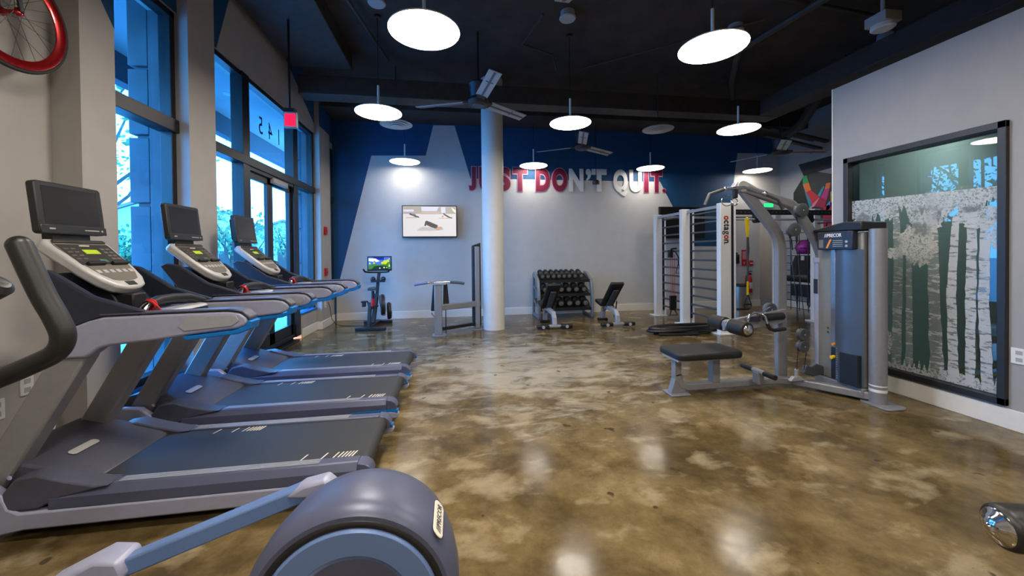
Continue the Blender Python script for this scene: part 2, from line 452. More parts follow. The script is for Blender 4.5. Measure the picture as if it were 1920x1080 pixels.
# right wall with the window opening
wy0, wy1, wz0, wz1 = 2.325, 3.565, .175, 2.385
b = MB()
b.box(4.24, 4.36, -3.1, wy0, 0, 3.2).box(4.24, 4.36, wy1, 3.70, 0, 3.2).box(4.24, 4.36, wy0, wy1, 0, wz0).box(4.24, 4.36, wy0, wy1, wz1, 3.2)
struct(b.build('wall_right', 'wall_grey'))
struct(MB().box(4.36, 7.2, 3.58, 3.70, 0, 3.2).box(7.2, 7.3, -3.1, 3.7, 0, 3.2).build('wall_partition', 'wall_grey'))
struct(MB().box(-2.8, 8.3, -3.2, -3.05, 0, CE).build('wall_front', 'wall_grey'))
# side wall beyond the rig with the faceted colour mural
b = MB(); b.box(8.22, 8.4, -3.1, 8.6, 0, CE)
cols = ['wall_grey']
def facet(pts, rgb):
    k = 'mural_%d_%d_%d' % rgb
    if k not in M: M[k] = mat(k, rgb, .6, vary=.05)
    if k not in cols: cols.append(k)
    b.mi = cols.index(k); b.yz(pts, 8.216, 8.221)
K = (34, 35, 38)
facet([(8.02, 3.45), (7.18, 3.46), (7.18, 3.2), (7.89, 3.16)], K)
facet([(8.16, 2.79), (7.9, 3.13), (7.86, 2.77), (7.74, 2.38), (8.16, 2.48)], (24, 25, 27))
facet([(7.89, 3.16), (7.6, 3.2), (7.18, 3.05), (7.0, 2.9), (7.0, 2.1), (7.6, 2.1), (7.7, 2.45)], (44, 44, 48))
for pts, rgb in [
    ([(7.91, 3.14), (7.8, 3.15), (7.75, 2.97), (7.9, 2.95)], (40, 150, 80)),
    ([(7.9, 2.95), (7.75, 2.97), (7.69, 2.79), (7.82, 2.76)], (226, 110, 40)),
    ([(7.82, 2.76), (7.69, 2.79), (7.48, 2.59), (7.66, 2.46)], (196, 34, 60)),
    ([(7.66, 2.46), (7.48, 2.59), (7.61, 2.4), (7.69, 2.38)], (224, 130, 150)),
    ([(7.9, 2.95), (7.82, 2.76), (7.66, 2.46), (7.74, 2.4)], (20, 130, 150)),
    ([(7.33, 2.88), (7.23, 2.88), (7.25, 2.76), (7.37, 2.75)], (232, 110, 50)),
    ([(7.37, 2.75), (7.25, 2.76), (7.32, 2.5), (7.47, 2.57)], (196, 50, 120)),
    ([(7.4, 2.83), (7.37, 2.81), (7.47, 2.6), (7.53, 2.64)], (40, 160, 170)),
    ([(7.48, 2.59), (7.32, 2.5), (7.37, 2.34), (7.61, 2.4)], (172, 20, 66)),
    ([(7.4, 2.34), (7.27, 2.4), (7.1, 2.19), (7.1, 1.46), (7.39, 1.46)], (178, 16, 60)),
    ([(7.32, 2.4), (7.24, 2.48), (7.25, 2.31), (7.34, 2.25)], (110, 140, 220)),
    ([(7.23, 2.67), (7.15, 2.72), (7.15, 2.41), (7.23, 2.45)], (220, 170, 40)),
    ([(7.32, 2.03), (7.27, 1.77), (7.36, 1.78)], (230, 150, 40))]:
    k = 'mural_%d_%d_%d' % rgb
    if k not in M: M[k] = mat(k, rgb, .6, vary=.05)
    if k not in cols: cols.append(k)
    b.mi = cols.index(k); b.yz(pts, 8.210, 8.218)
struct(b.build('wall_nook', cols))

# baseboards
def baseboard(name, segs):
    bb = MB()
    for s_ in segs: bb.box(*s_)
    struct(bb.build(name, 'white_trim', bevel=.004))
baseboard('baseboard_back', [(-2.46, 7.63, 8.53, 8.549, 0, .16)])
baseboard('baseboard_right', [(4.222, 4.239, -3, 3.70, 0, .155), (4.222, 4.37, 3.7, 3.715, 0, .155)])
baseboard('baseboard_left', [(-2.629, -2.612, -3, 2.98, 0, .15), (-2.64, -2.445, 2.963, 2.979, 0, .15), (-2.459, -2.443, 2.963, 3.25, 0, .15), (-2.459, -2.443, 4.05, 4.46, 0, .15),
              (-2.549, -2.533, 4.46, 5.15, 0, .15), (-2.549, -2.533, 6.92, 7.63, 0, .15), (-2.56, -2.445, 7.62, 7.639, 0, .15), (-2.459, -2.443, 7.625, 8.24, 0, .15), (-2.499, -2.483, 8.24, 8.53, 0, .15)])
baseboard('baseboard_nook', [(8.20, 8.219, 3.7, 8.55, 0, .16), (7.63, 7.645, 8.55, 8.75, 0, .16)])
struct(MB().box(-2.62, -2.535, 6.92, 7.635, .39, .42).box(-2.62, -2.485, 8.245, 8.545, .47, .5).box(-2.62, -2.535, 3.255, 4.045, .3, .33).box(-2.62, -2.535, 4.465, 5.15, .39, .42).build('trim_sill', 'mat_blue', bevel=.004))
struct(MB().box(4.232, 4.365, 3.700, 3.712, .155, 3.2).build('trim_corner', 'white_trim'))

# round column
struct(MB().lathe((.735, 7.05, 0), (0, 0, 1), [(0, .2), (CE, .2)], 48).build('column', 'column_white'))

# ------------------------------------------------------------------ windows on the left
def window(name, y0, y1, z0, z1, mull, rails, x=-2.62, d=.10, fr=.06, skip=()):
    """frame bars in one body, each pane of glass a child"""
    f = MB(); xa, xb = x - d / 2, x + d / 2
    ys = [y0] + [v for m_ in mull for v in m_] + [y1]
    f.box(xa, xb, y0, y0 + fr, z0, z1).box(xa, xb, y1 - fr, y1, z0, z1).box(xa, xb, y0, y1, z0, z0 + fr).box(xa, xb, y0, y1, z1 - fr, z1)
    for a, c in mull: f.box(xa - .02, xb + .02, a, c, z0, z1)
    for a, c in rails: f.box(xa - .015, xb + .03, y0, y1, a, c)
    o = struct(f.build(name, 'window_frame', bevel=.004))
    yb = [y0 + fr / 2] + [(a + c) / 2 for a, c in mull] + [y1 - fr / 2]
    zb = [z0 + fr / 2] + [(a + c) / 2 for a, c in rails] + [z1 - fr / 2]
    for i in range(len(yb) - 1):
        for j in range(len(zb) - 1):
            if (i, j) in skip: continue
            MB().box(x - .004, x + .004, yb[i], yb[i + 1], zb[j], zb[j + 1]).build('glass_pane', 'tint_glass', o)
    return o
window('window_1', 3.25, 4.05, .33, 3.69, [], [(2.56, 2.68)])
w2 = window('window_2', 4.46, 7.63, .06, 3.69, [(5.18, 5.34), (6.69, 6.86)], [(2.55, 2.66)], skip=((1, 0),))
window('window_3', 8.24, 8.55, .5, 3.62, [], [(2.5, 2.62)], x=-2.56)
bz = MB().box(-2.68, -2.56, 4.5, 5.18, .06, .42).box(-2.68, -2.56, 6.86, 7.6, .06, .40).build('bottom_panel', 'window_frame', w2)
text_part('street_number', '1  4  5', 'digit_blue', w2, (-2.636, 5.76, 3.10), (0, 1, 0), (0, 0, 1), .62, .24, .002, 0, mirror=True)
# double door under the transom
d = MB()
for y0, y1 in ((5.345, 5.955), (5.965, 6.685)):
    for a, c in ((y0, y0 + .075), (y1 - .075, y1)): d.box(-2.645, -2.595, a, c, .03, 2.5)
    d.box(-2.645, -2.595, y0, y1, .03, .28).box(-2.645, -2.595, y0, y1, 2.41, 2.5)
d.box(-2.67, -2.56, 5.34, 6.69, 2.5, 2.56).box(-2.72, -2.5, 5.34, 6.69, 0, .03)
door = struct(d.build('door_1', 'window_frame', bevel=.004))
for y0, y1 in ((5.40, 5.9), (6.02, 6.62)): MB().box(-2.624, -2.616, y0, y1, .25, 2.44).build('glass_pane', 'tint_glass', door)
for y in (5.9, 6.02): MB().tube([(-2.59, y, .95), (-2.54, y, .97), (-2.54, y, 1.3), (-2.59, y, 1.32)], .014).build('door_handle', 'steel_brushed', door)
MB().box(-2.59, -2.53, 5.95, 6.42, 2.44, 2.52).build('door_closer', 'detector', door, bevel=.01)

# ------------------------------------------------------------------ glazed opening in the right wall, with frosted birch film
f = MB()
for y0, y1, z0, z1 in ((wy0, wy1, wz0, wz0 + .055), (wy0, wy1, wz1 - .055, wz1), (wy0, wy0 + .05, wz0, wz1), (wy1 - .05, wy1, wz0, wz1)):
    f.box(4.205, 4.36, y0, y1, z0, z1)
win4 = struct(f.build('window_4', 'frame_black', bevel=.004))
MB().box(4.262, 4.272, wy0 + .05, wy1 - .05, wz0 + .055, wz1 - .055).build('glass_pane', 'clear_glass', win4)
r2 = random.Random(11)
def trunk(pts, wds, m):
    t = MB(); n = 26; L_ = []; R_ = []
    for i in range(n + 1):
        u = i / n * (len(pts) - 1); k = min(int(u), len(pts) - 2); u -= k
        y = pts[k][0] * (1 - u) + pts[k + 1][0] * u; z = pts[k][1] * (1 - u) + pts[k + 1][1] * u; wd = wds[k] * (1 - u) + wds[k + 1] * u
        L_.append((4.2605, y + wd / 2 * (1 + r2.uniform(-.12, .12)), z)); R_.append((4.2605, y - wd / 2 * (1 + r2.uniform(-.12, .12)), z))
    for i in range(n): t.poly([L_[i], L_[i + 1], R_[i + 1], R_[i]])
    return t.build('birch_trunk', m, win4)
trunk([(3.108, 1.82), (3.082, 1.34), (3.10, .26)], [.05, .075, .085], 'birch_grey')
trunk([(2.994, 1.32), (2.993, .3)], [.045, .06], 'birch_grey')
trunk([(2.829, 1.92), (2.806, 1.07), (2.783, .25)], [.075, .085, .10], 'birch_grey')
trunk([(2.655, 1.68), (2.685, 1.0), (2.667, .25)], [.045, .064, .072], 'birch_bark')
trunk([(2.55, 1.7), (2.558, 1.01), (2.561, .25)], [.06, .07, .06], 'birch_bark')
trunk([(2.472, 1.6), (2.48, .9), (2.452, .24)], [.06, .065, .075], 'birch_bark')
trunk([(2.362, 1.65), (2.365, .7), (2.385, .24)], [.03, .035, .06], 'birch_bark')
def leaves(cy, cz, ry, rz_, n, top=None):
    t = MB(); pts = []
    for i in range(n):
        a = 2 * PI * i / n; k = 1 + r2.uniform(-.22, .16)
        z = cz + rz_ * k * math.sin(a)
        pts.append((4.2615, min(3.505, max(2.38, cy + ry * k * math.cos(a))), min(z, top) if top else z))
    t.poly(pts); return t.build('birch_leaves', 'birch_leaf', win4)
def canopy(y0, y1, top, base, amp):
    """frosted crown of leaves: level top edge, ragged lower edge"""
    t = MB(); n = 90; pts = [(4.2615, y1, top + .025), (4.2615, y0, top - .01)]
    lo = [base + amp * (math.sin(i * .37) * .5 + math.sin(i * .13 + 1) * .6) + r2.uniform(-.05, .05) for i in range(n)]
    for i in range(n - 1):
        ya, yb2 = y0 + (y1 - y0) * i / (n - 1), y0 + (y1 - y0) * (i + 1) / (n - 1); k = i / (n - 1)
        t.poly([(4.2615, ya, lo[i]), (4.2615, yb2, lo[i + 1]), (4.2615, yb2, top + .03 * (k + 1 / n)), (4.2615, ya, top + .03 * k)])
    return t.build('birch_leaves', 'birch_leaf', win4)
canopy(2.375, 3.515, 1.89, 1.72, .07)
leaves(2.93, 1.44, .15, .19, 60); leaves(2.86, 1.66, .12, .14, 40); leaves(2.50, 1.66, .15, .10, 44); leaves(3.13, 1.36, .08, .06, 30); leaves(2.40, 1.48, .05, .10, 30); leaves(3.40, 1.66, .10, .12, 36)
g_ = MB(); pts = [(4.2612, 3.20, .235)]
for i in range(64):
    y = 3.20 - i / 63 * .82; pts.append((4.2612, y, .27 + (.11 if i % 3 == 1 else .02) * r2.random() + (.05 if 2.5 < y < 2.75 else 0)))
pts.append((4.2612, 2.38, .235)); g_.poly(pts); g_.build('birch_grass', 'birch_leaf', win4)
leaves(3.17, .47, .035, .12, 26)

# ------------------------------------------------------------------ outside
struct(MB().box(-70, -2.8, -30, 90, -.2, -.06).build('ground', 'paving'))
for y0, y1 in ((2.95, 3.24), (4.03, 4.46), (7.61, 8.22)):
    b = MB(); z = 0
    while z < 3.9:
        b.box(-2.95, -2.785, y0, y1, z, z + .60); b.box(-2.91, -2.785, y0 + .04, y1 - .04, z + .60, z + .635); z += .635
    if y0 > 4: b.box(-2.784, -2.68, y0, y0 + .018, 0, 3.69)
    struct(b.build('column_exterior', 'concrete', bevel=.006))
struct(MB().box(-4.0, -2.79, -3, 16, 3.9, 4.02).build('ceiling_exterior', 'soffit'))
struct(MB().box(-4.15, -4.0, -3, 16, 3.56, 4.1).build('beam_exterior', 'fascia'))
for y in (5.6, 6.5):
    o = tag(MB().lathe((-3.4, y, 3.885), (0, 0, 1), [(0, .05), (.012, .075), (.016, .075)], 24).build('recessed_light', 'detector'), 'round recessed light in the blue soffit outside, ' + ('nearer' if y < 6 else 'farther') + ' of two', 'ceiling light', 'recessed lights in the soffit outside')

def tree(name, label, x, y, h, cr, seed, dens=1500, group='trees outside the windows'):
    q = random.Random(seed); t = thing(name, label, 'tree', (x, y, -.06), 0, group)
    tb = MB(); tips = []
    tr_ = [(0, 0, 0), (q.uniform(-.1, .1), q.uniform(-.1, .1), h * .25), (q.uniform(-.3, .3), q.uniform(-.3, .3), h * .5)]
    tb.tube(tr_, [.13, .11, .09], 8)
    for i in range(9):
        a = q.uniform(0, 2 * PI); p0 = Vector(tr_[1]).lerp(Vector(tr_[2]), q.random())
        p1 = p0 + Vector((math.cos(a) * cr * .5, math.sin(a) * cr * .5, h * .18)); p2 = p1 + Vector((math.cos(a + .5) * cr * .4, math.sin(a + .5) * cr * .4, h * .18))
        tb.tube([p0, p1, p2], [.05, .035, .015], 6); tips += [p1, p2]
    tb.build('trunk', 'bark', t)
    c = MB()
    for i in range(dens):
        p = q.choice(tips) + Vector((q.gauss(0, 1), q.gauss(0, 1), q.gauss(0, .8))) * cr * .25
        u = Vector((q.gauss(0, 1), q.gauss(0, 1), q.gauss(0, 1))).normalized(); v = u.orthogonal().normalized(); s_ = q.uniform(.05, .12)
        c.poly([p - u * s_, p + v * s_ * .6, p + u * s_, p - v * s_ * .6])
    c.build('crown', 'leaf', t)
tree('leafy_tree', 'leafy tree seen through the left pane of the door wall, behind the second monitor', -8.8, 16.9, 3.9, 1.0, 1, 480)
tree('leafy_tree', 'bushy tree seen through the glass of the left door leaf', -10.4, 22.0, 3.2, .9, 2, 450)
tree('leafy_tree', 'thin young tree seen through the right door leaf in front of the yellow house', -10.6, 26.8, 3.9, .8, 3, 300)
tree('leafy_tree', 'tall tree with branches across the top of the narrow left window', -8.6, 10.2, 6.6, 2.2, 4, 420)
tree('leafy_tree', 'low dark tree in front of the gabled house beyond the narrow left window', -11.5, 15.2, 2.6, .8, 5, 900)
for sd in range(2):
    tree('street_tree', 'row of tall leafy trees across the street, mirrored in the birch glass', -17, 9 + sd * 9, 8.0, 3.0, 20 + sd, 1100, 'tall trees across the street')

def house(label, x, y, w_, d_, h, r, rz):
    t = thing('house', label, 'house', (x, y, -.06), rz)
    MB().box(-w_ / 2, w_ / 2, -d_ / 2, d_ / 2, 0, h).xz([(-w_ / 2, h), (w_ / 2, h), (0, h + r * .95)], -d_ / 2 + .02, d_ / 2 - .02).build('wall', 'house_wall', t)
    rf = MB()
    for sx_ in (-1, 1): rf.xz([(sx_ * (w_ / 2 + .3), h - .12), (sx_ * (w_ / 2 + .3), h + .05), (0, h + r + .12), (0, h + r - .05)], -d_ / 2 - .3, d_ / 2 + .3)
    rf.build('roof', 'house_roof', t)
    for k in (-.28, .28):
        for sy in (-1, 1): MB().box(k * w_ - .45, k * w_ + .45, sy * d_ / 2 - .03, sy * d_ / 2 + .03, 1.0, 2.1).build('window', 'house_window', t)
        for sx_ in (-1, 1): MB().box(sx_ * w_ / 2 - .03, sx_ * w_ / 2 + .03, k * d_ - .45, k * d_ + .45, 1.0, 2.1).build('window', 'house_window', t)
    MB().box(-.45, .45, -d_ / 2 - .04, -d_ / 2 + .04, 0, 2).build('door', 'bark', t)
house('pale gabled house seen through the narrow left window', -21, 29.5, 7, 8, 3.0, 1.8, .6)
house('yellowish gabled house seen through the right door leaf', -15.5, 39, 7, 8, 2.9, 1.5, .3)
house('pale house with grey roof seen through the left pane of the door wall', -27, 50, 9, 9, 4.2, 2.2, .5)

# ------------------------------------------------------------------ ceiling services
o = tag(MB().box(-2.4, 6.25, 6.5, 6.82, 3.97, 4.27).build('air_duct', 'duct_black', bevel=.01), 'long black rectangular air duct crossing the ceiling in front of the column', 'duct')
o = tag(MB().box(5.8, 6.25, -2, 6.49, 3.97, 4.27).build('air_duct', 'duct_black', bevel=.01), 'black air duct running above the right wall towards the fans', 'duct')
struct(MB().box(-2.45, 8.2, 7.75, 8.55, 4.24, CE).build('beam_back', 'ceiling_black'))
o = tag(MB().box(-2.44, -1.55, -3, 6.4, 4.34, CE - .005).build('air_duct', 'duct_black', bevel=.01), 'wide flat black duct along the top of the window wall', 'duct')
def pipe(pts, r, label):
    return tag(MB().tube(pts, r, 8).build('pipe', 'duct_black'), label, 'pipe', 'black pipes under the ceiling')
pipe([(-1.5, 4.05, 4.5), (2.9, 4.05, 4.5), (5.6, 4.3, 4.5)], .025, 'thin black pipe crossing the ceiling above the nearest smoke detectors')
pipe([(-1.35, 1.0, 4.52), (-1.3, 4.6, 4.52), (-1.0, 6.4, 4.52)], .022, 'thin black pipe running above the left pendant row')
pipe([(4.5, 3.6, 4.42), (4.3, 5.2, 4.42), (4.9, 6.1, 4.42), (5.2, 6.45, 4.25)], .05, 'bent grey-black pipe right of the large right pendant')
pipe([(6.3, 5.3, 4.5), (7.0, 4.4, 4.5), (8.1, 3.6, 4.5)], .05, 'slanting black pipe above the right wall corner')
pipe([(1.2, 4.9, 4.52), (1.05, 5.6, 4.5), (1.55, 5.75, 4.45), (1.62, 5.75, 4.2)], .015, 'thin bent black conduit hanging behind the middle smoke detector')
pipe([(2.2, 6.2, 4.5), (4.2, 4.6, 4.52)], .012, 'straight thin rod slanting across the ceiling between two pendants')
for i, (x, y) in enumerate(((7.15, 7.0), (7.75, 6.0))):
    pipe([(x - .35, y - .8, 4.3), (x - .1, y - .2, 3.98), (x + .1, y + .5, 3.85)], .09, ('fat bent black flexible duct above the right fan', 'fat bent black flexible duct beside the right wall corner')[i])
for i, (y, z) in enumerate(((7.35, 3.78), (7.5, 3.66), (7.66, 3.9))):
    o = tag(MB().bar((6.9, y + .05, z + .3), (8.15, y - .1, z), .10, .05).build('cable_tray', 'duct_black'), 'dark metal strut under the back right ceiling, ' + ('first', 'second', 'third')[i] + ' from the front', 'ceiling strut', 'struts under the back right ceiling')

def pendant(x, y, label):
    t = thing('pendant_light', label, 'pendant light', (x, y, 3.3), 0, 'round pendant lights')
    MB().lathe((0, 0, 0), (0, 0, 1), [(.004, .300), (.014, .302), (.022, .29), (.026, .04), (.026, 0)], 64, caps=False).build('housing', 'white_trim', t)
    MB().lathe((0, 0, 0), (0, 0, 1), [(0, 0), (0, .292), (.006, .298)], 64, caps=False).build('diffuser', 'lamp', t)
    MB().cyl((0, 0, .024), (0, 0, .37), .015, 12).build('rod', 'white_trim', t)
    MB().cyl((0, 0, .37), (0, 0, CE - 3.3), .005, 6).lathe((0, 0, CE - 3.33), (0, 0, 1), [(0, .05), (.03, .05)], 16).build('cable', 'black', t)
    return t
p0 = pendant(-.222, 3.36, 'large round pendant light, biggest on the left of the picture')
for x, y, l in ((2.43, 3.27, 'large round pendant light above the cable machine side, biggest on the right'), (-.97, 5.36, 'round pendant light beside the left ceiling fan and white round diffuser'),
                (1.73, 5.45, 'round pendant light just right of the white column top'), (4.45, 5.40, 'round pendant light above the white rig post with lettering'),
                (-.965, 8.13, 'small round pendant light in front of the pale mountain peak on the left'), (1.76, 8.2, 'small round pendant light hiding the top of the letters DO'),
                (4.48, 8.16, 'small round pendant light hiding the top of the last letters'), (7.2, 8.13, 'small round pendant light at the back right below the right fan'),
                (-.3, .9, 'round pendant light over the elliptical, above the picture'), (2.45, .9, 'round pendant light over the near floor, above the picture'),
                (-.3, -1.5, 'round pendant light behind the camera on the left'), (2.45, -1.5, 'round pendant light behind the camera on the right')):
    q_ = dup(p0, (x, y, 3.3), label=l)
    if y > 5 or x > 2:
        for ch in q_.children:
            if ch.name.startswith('diffuser'):
                ch.data = ch.data.copy(); ch.data.materials[0] = M['lamp_dim' if y > 8 else 'lamp_mid' if y > 5 else 'lamp_side']

q_ = dup(p0, (5.6, 2.95, 2.9), label='round pendant light added to brighten the room behind the birch window')  # extra lamp, put in so the room behind the glass is lit
for ch in q_.children:
    if ch.name.startswith('diffuser'): ch.data = ch.data.copy(); ch.data.materials[0] = M['lamp_mid']
def fan(x, y, z, angs, label):
    t = thing('ceiling_fan', label, 'ceiling fan', (x, y, z), 0, 'grey three-blade ceiling fans')
    MB().lathe((0, 0, 0), (0, 0, 1), [(-.06, .10), (-.05, .13), (.0, .15), (.05, .12)], 32).build('hub', 'duct_black', t)
    MB().lathe((0, 0, -.061), (0, 0, 1), [(0, .09), (-.012, .085)], 32).build('hub_cap', 'graphite', t)
    MB().lathe((0, 0, .05), (0, 0, 1), [(0, .105), (.02, .115), (.17, .125), (.19, .14), (.21, .14)], 32).build('motor_housing', 'navy', t)
    MB().cyl((0, 0, .25), (0, 0, CE - z), .016, 10).build('downrod', 'black', t)
    for a in angs:
        a = math.radians(a); d_ = Vector((math.cos(a), math.sin(a), 0)); n_ = Vector((-math.sin(a), math.cos(a), 0)); tl = math.radians(-14)
        ww = n_ * math.cos(tl) + Vector((0, 0, 1)) * math.sin(tl); uu = d_.cross(ww)
        bl = MB().obox(d_ * .58, d_ * .37, ww * .085, uu * .006).build('blade', 'fan_grey', t, bevel=.003)
        MB().obox(d_ * .58 - uu * .009, d_ * .35, ww * .014, uu * .003).obox(d_ * .66 - uu * .009, d_ * .006, ww * .05, uu * .003).build('blade_rib', 'fan_rib', bl)
        MB().obox(d_ * .17, d_ * .06, ww * .06, uu * .012).build('blade_bracket', 'duct_black', t, bevel=.004)
fan(.385, 5.55, 3.6, (159, 37, -81), 'grey three-blade ceiling fan in front of the column top')
fan(2.61, 7.47, 3.55, (148, 31, -107), 'grey three-blade ceiling fan in front of the middle of the lettering')
fan(6.6, 6.86, 3.4, (-8, 115, 232), 'grey ceiling fan at the back right beside the wall corner')
fan(1.36, 2.42, 3.62, (114, 234, -6), 'ceiling fan nearest the camera with only one blade tip in view')

for i, (x, y, l) in enumerate(((-.9, 4.95, 'white round smoke detector left of the large left pendant'), (1.54, 4.93, 'white round smoke detector at the middle of the ceiling'),
                               (4.0, 4.9, 'white round smoke detector just behind the large right pendant'), (6.4, 4.8, 'white round smoke detector behind the hanging sensor box'))):
    tag(MB().lathe((x, y, CE), (0, 0, -1), [(0, .095), (.05, .095), (.085, .11), (.10, .10), (.105, .02)], 32).build('smoke_detector', 'detector'), l, 'smoke detector', 'white smoke detectors')
t = thing('sensor_box', 'square white sensor box hanging on a rod above the right wall', 'ceiling sensor', (4.77, 3.6, 3.9))
MB().box(-.11, .11, -.11, .11, 0, .11).build('housing', 'detector', t, bevel=.008)
MB().lathe((0, 0, 0), (0, 0, -1), [(0, .105), (.035, .11), (.05, .09)], 32).build('sensor_disc', 'white_trim', t)
MB().cyl((0, 0, .11), (0, 0, CE - 3.9), .02, 12).build('rod', 'detector', t)
for x, y, l in ((-.94, 6.78, 'round white air diffuser beside the left pendant'), (3.71, 6.48, 'round white air diffuser left of the pendant over the rig')):
    t = thing('air_diffuser', l, 'air vent', (x, y, 3.62), 0, 'round ceiling air diffusers')
    d_ = MB()
    for k, r_ in enumerate((.27, .21, .15, .09)): d_.lathe((0, 0, 0), (0, 0, 1), [(-.01 * k, r_), (.03 - .01 * k, r_ - .05), (.035 - .01 * k, r_ - .05), (-.01 * k + .006, r_ + .003)], 40)
    d_.build('louvre', 'detector', t)
    MB().cyl((0, 0, .02), (0, 0, CE - 3.62), .008, 8).build('neck', 'duct_black', t)

t = thing('exit_sign', 'red lit exit sign on a black rod by the glass doors', 'exit sign', (-2.0, 5.15, 2.99))
MB().box(-.07, .09, -.03, .03, -.0, .2).build('housing', 'exit_body', t, bevel=.012)
MB().box(-.045, .075, -.034, -.029, .02, .17).box(-.045, .075, .029, .034, .02, .17).build('lit_face', 'red_sign', t)
MB().cyl((0, 0, .2), (0, 0, 4.335 - 2.99), .014, 10).box(-.07, .07, -.04, .04, .2, .24).build('rod', 'black', t)
t = thing('exit_sign', 'small green lit exit sign on the back right wall', 'exit sign', (7.83, 8.53, 2.47))
MB().box(-.16, .16, -.02, .015, 0, .13).build('housing', 'exit_body', t, bevel=.008)
MB().box(-.11, .15, -.025, -.019, .02, .11).build('lit_face', 'green_sign', t)

t = thing('hall_fill_light', 'round ceiling light added to brighten the hallway behind the rig', 'ceiling light', (8.4, 10.2, CE - .06))  # added lamp, there to lift the dark hallway
MB().lathe((0, 0, 0), (0, 0, 1), [(.02, .36), (.06, .36)], 32).build('housing', 'white_trim', t)
MB().lathe((0, 0, 0), (0, 0, 1), [(0, 0), (0, .34), (.02, .35)], 32, caps=False).build('diffuser', 'lamp', t)
